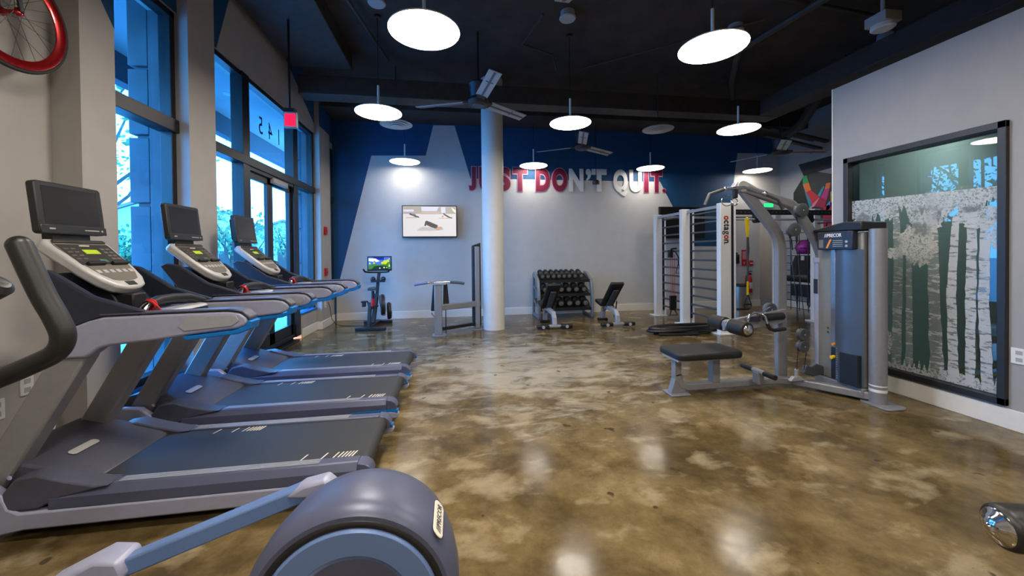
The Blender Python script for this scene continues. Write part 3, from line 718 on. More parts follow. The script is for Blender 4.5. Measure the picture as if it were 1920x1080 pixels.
# ------------------------------------------------------------------ treadmills
def treadmill(label):
    OX = -1.4
    t = thing('treadmill', label, 'treadmill', (OX, 0, 0), 0, 'grey treadmills along the window wall')
    def P(mb, name, m, parent=t, **kw):
        o = mb.build(name, m, parent, **kw)
        if parent is t: o.location = (-OX, 0, 0)
        return o
    W = .36
    for s_ in (-1, 1):
        y0, y1 = sorted((s_ * W, s_ * (W - .05)))
        sk = P(MB().xz([(-2.43, .04), (-2.43, .24), (-2.39, .31), (-2.26, .30), (-2.19, .24), (-2.165, .175), (-2.12, .15), (-.52, .152), (-.455, .145), (-.44, .125), (-.46, .095), (-.60, .075), (-1.0, .068), (-2.1, .062), (-2.3, .03), (-2.41, .03)], y0, y1), 'side_skirt', 'lavender', bevel=.010)
        P(MB().xz([(-.80, .150), (-.50, .150), (-.452, .138), (-.452, .158), (-.50, .166), (-.80, .158)], y0 - .002, y1 + .002), 'rear_trim', 'blue_trim', sk)
        # foot rail: ribbed top, dark side
        yo, yi = s_ * (W - .004), s_ * .265
        fr = MB(); sec = [(yo, .150), (yo, .205), (yo - s_ * .03, .243), (yi, .245), (yi, .150)]
        P(fr.yz(sec, -2.0, -.54).xz([(-.54, .15), (-.54, .244), (-.50, .238), (-.470, .215), (-.458, .185), (-.47, .152)], *sorted((yo, yi))), 'foot_rail', 'house_blue', bevel=.006)
        rb = MB()
        for k in range(4): yy = s_ * (.275 + k * .013); rb.box(-1.72, -.75, yy - .0035, yy + .0035, .2435, .2475)
        P(rb, 'foot_rail_rib', 'silver')
    P(MB().box(-2.1, -.52, -.31, .31, .09, .215), 'deck', 'black')
    bl = MB().box(-2.0, -.53, -.26, .26, .222, .238)
    bl.cyl((-.53, -.26, .192), (-.53, .26, .192), .046, 20)
    belt = P(bl, 'running_belt', 'belt')
    mk = MB()
    for dx in (0, .105, .165, .19, .21, .228, .245, .262):
        for x0, s_ in ((-.86, -1), (-1.56, 1)):
            xx = x0 + dx * 1.05; yc = s_ * .225
            if s_ > 0: xx += .0
            mk.prism([(xx - .012, yc - .03, .2385), (xx - .004, yc - .03, .2385), (xx + .014, yc + .03, .2385), (xx + .006, yc + .03, .2385)], (0, 0, .001))
    P(mk, 'belt_marking', 'white_mark', belt)
    # motor hood, wings beside the belt
    h = MB()
    prof = [(-2.43, .14), (-2.43, .30), (-2.39, .37), (-2.30, .385), (-2.12, .335), (-1.90, .262), (-1.86, .238), (-1.86, .15)]
    h.xz(prof, -.275, .275)
    hood = P(h, 'motor_hood', 'hood', bevel=.012)
    for s_ in (-1, 1):
        y0, y1 = sorted((s_ * .245, s_ * .355))
        h2 = MB()
        a = [(-2.19, .16), (-2.19, .25), (-2.14, .315), (-2.05, .325), (-1.93, .285), (-1.80, .25), (-1.74, .246), (-1.95, .205), (-2.05, .16)]
        h2.xz(a, y0, y1)
        P(h2, 'hood_wing', 'slate', bevel=.012)
    bd = MB().prism(on((-2.085, -.06, .3265), (0, 1, 0), (.22, 0, -.073), rrect(.16, .045, .018)), Vector((.073, 0, .22)).normalized() * .004)
    P(bd, 'badge', 'console_silver', hood, bevel=.003)
    # uprights and handrails
    for s_ in (-1, 1):
        y0, y1 = sorted((s_ * .29, s_ * .20))
        u = P(MB().xz([(-2.425, .2), (-2.27, .2), (-1.872, .89), (-2.04, .89)], y0, y1), 'upright', 'upright', bevel=.012)
        P(MB().xz([(-2.385, .24), (-2.36, .24), (-1.955, .885), (-1.98, .885)], min(y0, y1) + .005 if s_ > 0 else y1 - .004, y0 + .004 if s_ < 0 and False else (y1 - .085 if s_ > 0 else y1 + .002)), 'groove', 'graphite', u)
        MB().cyl((-2.21, s_ * .292, .30), (-2.21, s_ * .300, .30), .012, 12).build('bolt', 'chrome', u)
        y0, y1 = sorted((s_ * .305, s_ * .225))
        hr = P(MB().xz([(-2.045, .885), (-2.02, .945), (-1.975, 1.0), (-1.907, 1.056), (-1.85, 1.08), (-1.787, 1.093), (-1.54, 1.099), (-1.20, 1.102), (-1.145, 1.092), (-1.112, 1.068), (-1.104, 1.045), (-1.118, 1.022), (-1.16, 1.006), (-1.365, .985), (-1.568, .958), (-1.76, .942), (-1.81, .93), (-1.84, .905), (-1.868, .885)], y0, y1), 'handrail', 'lavender', bevel=.014, seg=3)
        yo = s_ * .306
        MB().prism([(x, yo, z) for x, z in [(-1.42 + .32 * 0, 1.055)] + [(-1.44, 1.03), (-1.41, 1.005), (-1.18, 1.024), (-1.145, 1.05), (-1.16, 1.078), (-1.20, 1.085), (-1.40, 1.082)]], (0, s_ * .004, 0)).build('recess_panel', 'silver', hr, bevel=.003)
        MB().xz([(-1.42, .976), (-1.17, 1.000), (-1.115, 1.020), (-1.100, 1.052), (-1.080, 1.045), (-1.09, 1.004), (-1.15, .980), (-1.40, .956)], y0 - .008, y1 + .008).build('bumper', 'blue_trim', hr, bevel=.004)
        MB().xz([(-1.80, 1.098), (-1.20, 1.107), (-1.14, 1.096), (-1.103, 1.062), (-1.094, 1.05), (-1.09, 1.07), (-1.125, 1.104), (-1.19, 1.117), (-1.80, 1.109)], y0 - .002, y1 + .002).build('top_strip', 'slate', hr, bevel=.005)
    # dashboard shell between the rails
    d = MB()
    for s_ in (-1, 1):
        y0, y1 = sorted((s_ * .305, s_ * .262))
        d.xz([(-2.15, 1.33), (-2.11, 1.352), (-2.03, 1.335), (-1.84, 1.20), (-1.60, 1.115), (-1.78, 1.093), (-1.90, 1.05), (-1.95, 1.04)], y0, y1)
    d.xz([(-2.15, 1.31), (-2.11, 1.32), (-1.90, 1.08), (-1.60, 1.075), (-1.60, 1.055), (-1.92, 1.045)], -.27, .27)
    P(d, 'dashboard_tray', 'navy', bevel=.010)
    for s_ in (-1, 1): P(MB().cyl((-1.80, s_ * .15, 1.078), (-1.80, s_ * .15, 1.085), .07, 20), 'cup_holder', 'black')
    # crossbar with grip and safety clip
    cb = P(MB().tube([(-1.63, -.285, 1.08), (-1.635, -.26, 1.118), (-1.645, -.21, 1.14)], .018, 12), 'crossbar_end', 'chrome')
    P(MB().tube([(-1.645, -.215, 1.14), (-1.655, -.12, 1.155), (-1.66, 0, 1.155), (-1.655, .12, 1.145), (-1.645, .24, 1.11), (-1.64, .27, 1.09)], [.024, .026, .026, .026, .024, .02], 14), 'crossbar_grip', 'black')
    P(MB().xz([(-1.70, 1.085), (-1.58, 1.08), (-1.60, 1.10), (-1.69, 1.105)], -.1, .2), 'sensor_plate', 'silver', bevel=.006)
    P(MB().ring((-1.642, -.205, 1.135), (0, .9, .25), .027, .006, 20, 8).ring((-1.645, -.19, 1.14), (0, .9, .25), .028, .005, 20, 8).tube([(-1.615, -.2, 1.14), (-1.59, -.19, 1.10), (-1.61, -.16, 1.085)], .004, 6), 'safety_clip', 'red')
    # console head
    top = Vector((-2.165, 0, 1.508)); dn = Vector((.30, 0, -.27)).normalized(); ex = Vector((0, 1, 0)); nz = ex.cross(dn) * -1
    if nz.x < 0: nz = -nz
    def outline(k=0.0, l0=0.0, l1=.42):
        o = []
        o += [(-.19 + k, l0 + .04), (-.185 + k, l0 + .015), (-.165 + k, l0)]
        o += [(.165 - k, l0), (.185 - k, l0 + .015), (.19 - k, l0 + .04)]
        o += [(.165 - k, l1 * .6), (.14 - k, l1 * .82), (.10 - k * .7, l1 * .95), (.05, l1 - k * .3), (0, l1 + .005 - k * .3), (-.05, l1 - k * .3), (-.10 + k * .7, l1 * .95), (-.14 + k, l1 * .82), (-.165 + k, l1 * .6)]
        return o
    def Q(pts, off=0.0): return on(top + nz * off, ex, dn, pts)
    con = P(MB().prism(Q(outline()), -nz * .06), 'console', 'console_silver', bevel=.016, seg=3)
    MB().prism(Q(outline(.025, .025, .37), .0005), nz * .002).build('console_face', 'console_taupe', con)
    MB().prism(Q([(-.155, .055), (.155, .055), (.148, .225), (-.148, .225)], .0026), nz * .0015).build('display_area', 'console_dark', con)
    MB().prism(Q([(-.15, .022), (.15, .022), (.158, .044), (-.158, .044)], .001), nz * .012).build('visor', 'console_dark', con, bevel=.004)
    MB().prism(Q([(-.045, .10), (.045, .10), (.045, .135), (-.045, .135)], .004), nz * .001).build('display', 'lcd', con)
    MB().prism(Q([(-.03, .062), (.03, .062), (.03, .07), (-.03, .07)], .004), nz * .001).build('badge', 'white_mark', con)
    for s_ in (-1, 1): MB().prism(Q([(s_ * .022, .215), (s_ * .13, .215), (s_ * .13, .235), (s_ * .022, .235)], .002), nz * .022).build('lever', 'black', con, bevel=.004)
    MB().prism(Q([(-.02, .185), (.025, .185), (.025, .21), (-.02, .21)], .004), nz * .003).build('button', 'teal_button', con)
    for x0, dx, w0, kz in ((.075, .035, .025, .015), (-.14, .04, .025, .008)):
        bt = MB()
        for i in range(4):
            for j in range(2):
                bt.prism(Q([(x0 + j * dx, .087 + i * .028), (x0 + w0 + j * dx, .087 + i * .028), (x0 + w0 + j * dx, .087 + kz + i * .028), (x0 + j * dx, .087 + kz + i * .028)], .004), nz * .001)
        bt.build('key_pad', 'console_taupe', con)
    bt = MB()
    for i in range(6): bt.prism(Q([(-.12 + i * .042, .27), (-.095 + i * .042, .27), (-.095 + i * .042, .295), (-.12 + i * .042, .295)], .003), nz * .001)
    bt.build('key_pad', 'console_silver', con)
    MB().prism(Q([(-.032, .372), (.032, .372), (.03, .405), (-.03, .405)], .0005), nz * .002).build('socket_plate', 'black', con)
    P(MB().bar((-2.05, 0, 1.32), (-1.92, 0, 1.08), .12, .09, (1, 0, 0)).box(-1.95, -1.83, -.05, .05, 1.10, 1.19), 'console_neck', 'black', bevel=.01)
    # monitor above the console, tilted back a little
    c = Vector((-2.165, 0, 1.675)); tl = math.radians(6); nf = Vector((math.cos(tl), 0, math.sin(tl))); uz = Vector((-math.sin(tl), 0, math.cos(tl)))
    mo = P(MB().prism(on(c, ex, uz, rrect(.385, .285, .02)), -nf * .04), 'monitor', 'bezel', bevel=.006)
    MB().prism(on(c - nf * .04, ex, uz, rrect(.30, .22, .02)), -nf * .035).build('back_housing', 'black', mo, bevel=.008)
    MB().prism(on(c, ex, uz, [(-.192, -.142), (.192, -.142), (.192, -.095), (-.192, -.095)]), nf * .006).build('control_strip', 'bezel', mo, bevel=.003)
    MB().prism(on(c, ex, uz, [(-.16, -.088), (.16, -.088), (.16, .118), (-.16, .118)]), nf * .001).build('screen', 'screen_off', mo)
    MB().prism(on(c, ex, uz, [(.155, -.122), (.165, -.122), (.165, -.112), (.155, -.112)]), nf * .008).prism(on(c, ex, uz, [(.05, -.12), (.14, -.12), (.14, -.114), (.05, -.114)]), nf * .0075).prism(on(c, ex, uz, [(-.15, -.12), (-.12, -.12), (-.12, -.112), (-.15, -.112)]), nf * .0075).build('button', 'detector', mo)
    P(MB().bar((-2.20, 0, 1.58), (-2.19, 0, 1.44), .22, .05, (1, 0, 0)), 'monitor_bracket', 'black')
    for s_ in (-1, 1):
        for x in (-2.4, -.6): P(MB().cyl((x, s_ * .25, 0), (x, s_ * .25, .10), .03, 14), 'foot', 'rubber')
    P(MB().box(-2.3, -1.75, -.25, .25, .035, .1), 'motor_pan', 'black', bevel=.02)
    return t
tm = treadmill('grey treadmill nearest the camera, with the widest handrail and lit green display')
tm.location.y = 2.56
t2_ = dup(tm, (-1.4, 3.49, 0), label='grey treadmill in the middle of the row of three by the windows')
t3_ = dup(tm, (-1.4, 4.42, 0), label='grey treadmill farthest from the camera, in front of the glass doors')

# ------------------------------------------------------------------ elliptical trainer in the near left corner
t = thing('elliptical_trainer', 'blue-grey elliptical trainer with round drive housing in the near corner', 'elliptical trainer', (-.3, 1.3, 0))
def E(mb, name, m, parent=t, **kw):
    o = mb.build(name, m, parent, **kw)
    if parent is t: o.location = (.3, -1.3, 0)
    return o
HC = Vector((-.305, 1.15, .36))
hs = E(MB().lathe(HC, (0, 1, 0), [(.0, .272), (.0, .285), (.012, .300), (.05, .312), (.12, .312), (.20, .300), (.25, .285), (.262, .27)], 72), 'drive_housing', 'house_blue')
hb = MB(); hb.xz([(-.60, .02), (-.60, .36), (-.52, .55), (-.40, .60), (-.2, .60), (-.05, .50), (-.01, .36), (-.04, .02)], 1.17, 1.40); hb.build('housing_base', 'house_blue', hs, bevel=.03)
MB().ring(HC + Vector((0, .004, 0)), (0, 1, 0), .262, (.012, .010), 72, 10).build('seal_ring', 'black', hs)
disc = MB().lathe(HC, (0, 1, 0), [(.02, .26), (-.004, .252), (-.010, .244), (-.010, .178), (-.002, .168), (.004, .150), (.004, .0)], 72, caps=False).build('crank_disc', 'blue_disc', hs)
MB().lathe(HC, (0, -1, 0), [(0, .05), (.03, .05), (.034, .04), (.034, 0)], 32).build('hub', 'slate', disc)
# badge lies along the drum at its upper right
a_ = math.radians(38); bn = Vector((math.cos(a_), 0, math.sin(a_))); bt_ = Vector((-math.sin(a_), 0, math.cos(a_))); bc = HC + bn * .313 + Vector((0, .085, 0))
bdg = MB().prism(on(bc, (0, 1, 0), bt_, rrect(.155, .044, .02, 6)), bn * .004).build('badge', 'white_mark', hs, bevel=.002)
text_part('badge_lettering', '///PRECOR', 'graphite', bdg, bc + bn * .0042 - Vector((0, .062, 0)) - bt_ * .010, (0, 1, 0), bt_, .124, .020, .001, .01)
E(MB().bar((-1.12, 1.47, .352), (-.49, 1.47, .565), .055, .058), 'pedal_arm', 'blue_disc', bevel=.008)
E(MB().xz([(-.60, .545), (-.54, .585), (-.46, .60), (-.42, .56), (-.50, .53)], 1.435, 1.50), 'arm_joint', 'lavender', bevel=.012)
E(MB().bar((-1.75, 1.47, .14), (-1.10, 1.47, .358), .065, .07).prism([(-1.30, 1.42, .26), (-1.08, 1.42, .345), (-1.10, 1.42, .40), (-1.17, 1.42, .41), (-1.34, 1.42, .33)], (0, .10, 0)), 'pedal_bracket', 'lavender', bevel=.012)
E(MB().box(-1.62, -1.30, 1.40, 1.56, .24, .265), 'foot_pedal', 'rubber', bevel=.015)
E(MB().bar((-1.75, 1.08, .16), (-.42, 1.08, .17), .055, .058), 'pedal_arm', 'blue_disc', bevel=.008)
E(MB().box(-1.62, -1.30, 1.0, 1.16, .19, .215), 'foot_pedal', 'rubber', bevel=.015)
E(MB().cyl((-.42, 1.04, .17), (-.42, 1.15, .17), .03, 16), 'crank_pin', 'chrome')
E(MB().box(-2.1, -.1, 1.20, 1.36, .02, .08).box(-2.15, -2.0, .95, 1.6, 0, .06), 'base_frame', 'lavender', bevel=.015)
E(MB().sweep([(-2.08, 1.28, .06), (-2.06, 1.28, .8), (-1.98, 1.28, 1.45)], .12, .10), 'mast', 'slate', bevel=.015)
E(MB().tube(smooth([(-1.395, 1.47, 1.445), (-1.335, 1.47, 1.285), (-1.296, 1.47, 1.20), (-1.278, 1.47, 1.14), (-1.298, 1.47, 1.09), (-1.365, 1.47, 1.052), (-1.50, 1.47, .995), (-1.72, 1.47, .915)], 6), .031, 20).ball((-1.395, 1.47, 1.443), .0305, 20), 'handlebar', 'black_soft')
E(MB().sweep([(-1.72, 1.47, .915), (-1.9, 1.47, .85), (-1.82, 1.47, .2)], .04, .05), 'handlebar_link', 'slate', bevel=.006)
E(MB().tube([(-1.0, 1.02, 1.345), (-1.006, 1.02, 1.34), (-1.05, 1.02, 1.32), (-1.2, 1.02, 1.25), (-1.5, 1.02, 1.05), (-1.72, 1.02, .915)], [.014, .026, .030, .030, .03, .027], 18), 'handlebar', 'black_soft')
E(MB().sweep([(-1.72, 1.02, .915), (-1.9, 1.02, .85), (-1.82, 1.02, .2)], .04, .05), 'handlebar_link', 'slate', bevel=.006)
E(MB().box(-2.02, -1.93, 1.10, 1.46, 1.45, 1.75), 'console', 'console_silver', bevel=.02)

# ------------------------------------------------------------------ bicycle hung on the left wall
WX, WY, WZ = -2.44, 2.555, 2.785
t = thing('bicycle', 'bicycle with red rimmed wheel hung high on the left wall', 'bicycle', (WX, WY, WZ))
t.scale = (.923, .923, .923)
MB().ring((0, 0, 0), (1, 0, 0), .336, .0125, 72, 10).build('tyre', 'rubber', t)
rim = MB()
n_ = 72; sec = [(.326, -.011), (.326, .011), (.300, .013), (.272, .004), (.272, -.004), (.300, -.013)]
R_ = [[rim.b.verts.new((x, r_ * math.cos(2 * PI * i / n_), r_ * math.sin(2 * PI * i / n_))) for r_, x in sec] for i in range(n_)]
for i in range(n_):
    for j in range(6): rim._f([R_[i][j], R_[i][(j + 1) % 6], R_[(i + 1) % n_][(j + 1) % 6], R_[(i + 1) % n_][j]])
rim.build('rim', 'red_anodized', t, angle=60)
hub = MB().lathe((-.055, 0, 0), (1, 0, 0), [(0, .012), (.008, .026), (.014, .026), (.018, .014), (.055, .012), (.092, .014), (.096, .026), (.102, .026), (.11, .012)], 24).build('hub', 'red_anodized', t)
for k in range(24):
    a = 2 * PI * k / 24; s_ = -1 if k % 2 else 1; a2 = a + (.9 if (k // 2) % 2 else -.9)
    MB().tube([(s_ * .042, .024 * math.cos(a2), .024 * math.sin(a2)), (0, .274 * math.cos(a), .274 * math.sin(a))], .0016, 5).build('spoke', 'spoke', t)
fk = MB()
for s_ in (-1, 1): fk.tube([(s_ * .058, 0, 0), (s_ * .058, -.03, .18), (s_ * .045, -.05, .36), (0, -.06, .42)], .012, 10)
fk.tube([(0, -.06, .41), (0, -.12, .60)], .017, 12)
fk.build('fork', 'black', t)
fr_ = MB().tube([(0, -.10, .52), (0, -.50, .95)], .02, 10).tube([(0, -.12, .60), (0, -.62, .75)], .02, 10).tube([(0, -.62, .75), (0, -.50, .95)], .018, 10)
fr_.build('bicycle_frame', 'black', t)
MB().cyl((-.17, -.5, .95), (.0, -.5, .95), .012, 8).build('wall_hook', 'black', t)

# ------------------------------------------------------------------ roller of a bench at the near right corner
t = thing('roller_bench', 'black foam roller with chrome end cap at the right picture edge', 'exercise bench', (2.05, 1.0, 0))
ax = Vector((.95, -.31, .02)).normalized()
c0 = Vector((-.185, .045, .43))
MB().lathe(c0, ax, [(0, .045), (-.004, .062), (.004, .070), (.02, .074), (.30, .074), (.31, .06)], 40).build('foam_roller', 'black_soft', t)
cp = MB().lathe(c0, -ax, [(-.006, .060), (.004, .060), (.010, .055), (.014, .044), (.026, .034), (.032, .018), (.034, .012), (.038, .010), (.039, 0)], 40).build('end_cap', 'chrome', t)
MB().tube([c0 + ax * .3, c0 + ax * .55, c0 + ax * .6 + Vector((0, 0, -.2)), c0 + ax * .6 + Vector((0, 0, -.43))], .03, 14).build('support_tube', 'frame_metal', t)
MB().obox(c0 + ax * .6 + Vector((0, 0, -.43)), ax * .1, Vector((.6, .8, 0)) * .22, Vector((0, 0, .01))).build('base_plate', 'frame_metal', t)
# ------------------------------------------------------------------ lat pulldown and row machine by the right wall
t = thing('cable_machine', 'grey lat pulldown and row machine with weight tower by the birch window', 'cable machine', (3.1, 3.4, 0))
def Q(mb, name, m, parent=t, **kw):
    o = mb.build(name, m, parent, **kw)
    if parent is t: o.location = (-3.1, -3.4, 0)
    return o
Q(MB().sweep([(2.16, 3.46, .40), (2.16, 3.46, .16), (2.20, 3.46, .09), (2.27, 3.46, .062), (3.28, 3.47, .062), (3.42, 3.42, .062), (3.60, 3.16, .062), (3.76, 2.93, .062)], .07, .075, (0, 0, 1)), 'base_tube', 'frame_metal', bevel=.010)
Q(MB().prism([(2.06, 3.37, 0), (2.26, 3.37, 0), (2.26, 3.55, 0), (2.06, 3.55, 0)], (0, 0, .014)).xz([(2.08, .01), (2.24, .01), (2.20, .20), (2.14, .20)], 3.425, 3.495), 'foot_plate', 'frame_metal', bevel=.006)
Q(MB().box(2.125, 2.195, 3.425, 3.495, .12, .37), 'seat_leg', 'frame_metal', bevel=.008)
Q(MB().box(2.53, 2.61, 3.42, 3.50, .09, .37), 'seat_leg', 'frame_metal', bevel=.008)
Q(MB().box(2.08, 2.68, 3.30, 3.58, .355, .38), 'seat_frame', 'silver')
Q(MB().prism(on((2.40, 3.44, .375), (1, 0, 0), (0, 1, 0), rrect(.68, .40, .07, 5)), (0, 0, .065)), 'seat', 'black', bevel=.02, seg=3)
fb = Q(MB().cyl((2.965, 3.41, .205), (2.965, 3.27, .205), .026, 16).box(2.93, 3.0, 3.31, 3.38, .09, .20), 'footrest', 'frame_metal', bevel=.004)
for y0, y1 in ((3.14, 3.27), (3.41, 3.56)): MB().cyl((2.965, y0, .205), (2.965, y1, .205), .024, 16).build('footrest_grip', 'black', fb)
# tall bent post, boom and head
Q(MB().sweep([(3.385, 3.52, .08), (3.385, 3.52, 1.40), (3.36, 3.52, 1.53), (3.29, 3.51, 1.63), (2.90, 3.46, 2.02)], .06, .105), 'post', 'frame_metal', bevel=.010)
Q(MB().sweep([(3.80, 3.45, 1.36), (3.74, 3.45, 1.50), (3.50, 3.45, 1.82), (3.44, 3.45, 1.87), (3.36, 3.45, 1.895), (2.86, 3.45, 2.035)], .07, .085), 'boom', 'frame_metal', bevel=.012)
hd = Q(MB().xz([(2.76, 2.02), (2.80, 2.085), (2.90, 2.10), (3.02, 2.04), (3.0, 1.97), (2.86, 1.98)], 3.42, 3.48), 'boom_head', 'silver', bevel=.008)
MB().cyl((2.86, 3.40, 2.04), (2.86, 3.50, 2.04), .055, 24).build('pulley', 'detector', hd)
def pulley(x, y, z, r=.062):
    p = Q(MB().lathe((x, y - .022, z), (0, 1, 0), [(0, .012), (-.004, r * .9), (0, r), (.010, r * .98), (.022, r * .86), (.034, r * .98), (.044, r)], 36), 'pulley', 'graphite')
    MB().lathe((x, y - .026, z), (0, -1, 0), [(0, .010), (.006, .010), (.008, 0)], 16).build('bolt', 'chrome', p)
pulley(3.50, 3.39, 1.805, .070); pulley(3.40, 3.38, 1.607, .070); pulley(3.22, 3.48, .79, .068); pulley(3.41, 3.29, .565, .058); pulley(3.41, 3.29, .445, .058)
Q(MB().tube([(3.51, 3.48, 1.80), (3.50, 3.42, 1.66)], .006, 8).tube([(3.38, 3.41, 1.56), (3.39, 3.3, .6)], .004, 6).tube([(3.455, 3.41, 1.56), (3.455, 3.3, .6)], .004, 6).tube([(3.36, 3.29, .44), (3.37, 3.32, .15)], .004, 6).tube([(3.46, 3.29, .44), (3.46, 3.32, .2)], .004, 6).tube([(3.36, 3.41, 1.6), (3.42, 3.42, 1.5), (3.43, 3.42, 1.40)], .005, 6), 'cable', 'black')
Q(MB().cyl((3.37, 3.32, .12), (3.37, 3.32, .21), .018, 12).xz([(3.29, .10), (3.45, .10), (3.41, .14), (3.33, .14)], 3.30, 3.34), 'cable_clamp', 'silver', bevel=.003)
# thigh rollers on their arm
Q(MB().xz([(2.66, .60), (2.66, .70), (3.36, .80), (3.36, .66), (2.90, .60)], 3.42, 3.46), 'roller_arm', 'frame_metal', bevel=.006)
Q(MB().cyl((2.72, 3.16, .652), (2.72, 3.72, .66), .022, 16), 'roller_axle', 'steel_brushed')
for y0, y1 in ((3.19, 3.40), (3.48, 3.68)):
    r_ = Q(MB().lathe((2.72, y0, .655), (0, 1, 0), [(0, .05), (.004, .066), (.012, .072), (y1 - y0 - .012, .072), (y1 - y0 - .004, .066), (y1 - y0, .05)], 32), 'thigh_roller', 'black_soft')
    MB().lathe((2.72, y0, .655), (0, -1, 0), [(-.004, .048), (.004, .048), (.012, .04), (.02, .016), (.022, 0)], 32).build('end_cap', 'chrome', r_)
Q(MB().lathe((2.72, 3.40, .656), (0, 1, 0), [(0, .05), (.02, .055), (.06, .055), (.08, .05)], 24), 'roller_hub', 'silver')
# wide pulldown bar
lb = Q(MB().tube([(2.62, 3.36, 2.0), (2.86, 3.40, 2.03), (3.10, 3.42, 1.97)], .015, 12), 'pulldown_bar', 'chrome')
MB().tube([(2.62, 3.36, 2.0), (2.44, 3.34, 1.945), (2.385, 3.33, 1.835)], .017, 12).build('bar_grip', 'graphite', lb)
MB().tube([(3.10, 3.42, 1.97), (3.26, 3.42, 1.91), (3.32, 3.42, 1.82)], .017, 12).build('bar_grip', 'graphite', lb)
for x, z in ((2.62, 2.0), (3.10, 1.97)): MB().ball((x, 3.40 if x > 3 else 3.36, z), .024, 14).build('bar_joint', 'chrome', lb)
MB().box(2.735, 2.775, 3.37, 3.41, 1.92, 2.0).build('swivel', 'black', lb, bevel=.006)
MB().ring((2.74, 3.38, 1.88), (0, 1, 0), .035, .006, 24, 8).ring((2.66, 3.38, 1.89), (.4, 1, 0), .05, .004, 24, 8).build('carabiner', 'chrome', lb)
# close grip row handle on its chain
rh = Q(MB().tube([(2.86, 3.36, .70), (2.90, 3.38, .76), (2.98, 3.40, .775), (3.05, 3.40, .765)], .014, 12).tube([(3.05, 3.40, .765), (3.075, 3.38, .74), (3.08, 3.36, .67)], .014, 12).tube([(3.05, 3.40, .765), (3.12, 3.42, .80), (3.19, 3.45, .82)], .009, 8), 'row_handle', 'chrome')
MB().cyl((3.09, 3.40, .725), (3.31, 3.42, .73), .036, 18).tube([(3.08, 3.36, .67), (3.10, 3.35, .62), (3.16, 3.36, .60), (3.30, 3.38, .605)], .018, 12).build('handle_grip', 'black_soft', rh)
MB().box(2.90, 3.03, 3.385, 3.395, .69, .74).build('label_plate', 'navy', rh)
# weight tower
tw = Q(MB().box(3.70, 3.94, 2.955, 3.40, .12, 1.56), 'tower_shroud', 'tower_grey', bevel=.015)
sh = []
for i in range(9):
    u = i / 8; sh.append((3.70 - .055 * math.sin(PI * (.15 + .85 * u)) * (1 - u * .35), 3.19 - u * .24))
MB().xy(sh + [(3.70, 2.95), (3.70, 3.19)], .13, 1.40).build('curved_shield', 'shield', tw)
MB().box(3.685, 3.702, 3.20, 3.245, .44, 1.405).build('slot_strip', 'steel_brushed', tw, bevel=.004)
MB().box(3.690, 3.702, 3.198, 3.247, .13, .44).build('weight_stack', 'stack_black', tw)
MB().box(3.65, 3.70, 2.965, 3.13, .13, .42).build('stack_window', 'stack_black', tw)
MB().cyl((3.66, 3.205, .475), (3.70, 3.205, .475), .014, 12).build('stack_pin', 'orange', tw)
MB().cyl((3.655, 3.215, .345), (3.70, 3.215, .345), .018, 12).build('selector_pin', 'yellow', tw)
MB().cyl((3.69, 3.28, .62), (3.698, 3.28, .62), .009, 10).cyl((3.69, 3.28, .58), (3.698, 3.28, .58), .009, 10).build('bolt', 'chrome', tw)
q_ = MB()
for i in range(14): q_.box(3.645, 3.648, 3.145, 3.16, .16 + i * .022, .163 + i * .022)
q_.build('weight_mark', 'detector', tw)
pl = MB().box(3.640, 3.70, 3.00, 3.345, 1.40, 1.575).build('instruction_plate', 'navy', tw, bevel=.008)
text_part('plate_lettering', '///PRECOR', 'plate_white', pl, (3.6395, 3.27, 1.522), (0, -1, 0), (0, 0, 1), .17, .034, .001, .02)
pic = MB().prism([(3.6395, 3.255, 1.415), (3.6395, 3.235, 1.415), (3.6395, 3.195, 1.50), (3.6395, 3.215, 1.50)], (-.001, 0, 0)).build('plate_stripe', 'orange', pl)
lp = MB()
for i in range(4): lp.box(3.6385, 3.64, 3.09, 3.185, 1.43 + i * .018, 1.435 + i * .018)
for z in (1.435, 1.475): lp.prism([(3.6385, 3.075 + .014 * math.cos(a / 8 * 2 * PI) - .02, z + .012 * math.sin(a / 8 * 2 * PI)) for a in range(8)], (.0015, 0, 0))
lp.build('plate_print', 'detector', pl)
MB().prism([(3.6395, 3.325, 1.42), (3.6395, 3.28, 1.42), (3.6395, 3.28, 1.50), (3.6395, 3.325, 1.50)], (-.001, 0, 0)).build('plate_picture', 'console_taupe', pl)
cp = Q(MB().yz([(2.93, 1.575), (2.93, 1.655), (3.08, 1.665), (3.25, 1.635), (3.41, 1.60), (3.41, 1.575)], 3.655, 3.93), 'tower_cap', 'black', bevel=.012)
c1 = Q(MB().cyl((3.775, 2.89, .014), (3.775, 2.89, 1.585), .064, 32), 'tower_column', 'frame_metal')
MB().lathe((3.775, 2.89, .12), (0, 0, 1), [(0, .0648), (.025, .0648)], 32, caps=False).lathe((3.775, 2.89, .17), (0, 0, 1), [(0, .0648), (.012, .0648)], 32, caps=False).build('column_band', 'plate_white', c1)
Q(MB().prism(on((3.785, 2.86, 0), (1, 0, 0), (0, 1, 0), rrect(.22, .26, .05)), (0, 0, .016)), 'column_foot', 'frame_metal', bevel=.004)
Q(MB().cyl((3.73, 3.41, .20), (3.73, 3.41, 1.30), .038, 20).lathe((3.73, 3.41, 1.27), (0, 0, 1), [(0, .046), (.05, .046)], 20), 'guide_column', 'lavender')
Q(MB().box(3.688, 3.692, 3.39, 3.43, .95, 1.10), 'warning_label', 'navy')
Q(MB().xz([(3.46, .16), (3.50, .24), (3.56, .22), (3.62, .25), (3.70, .22), (3.72, .14), (3.58, .12)], 3.33, 3.37), 'pulley_bracket', 'graphite', bevel=.008)
Q(MB().box(3.69, 3.95, 2.95, 3.42, .04, .12), 'tower_base', 'frame_metal', bevel=.01)

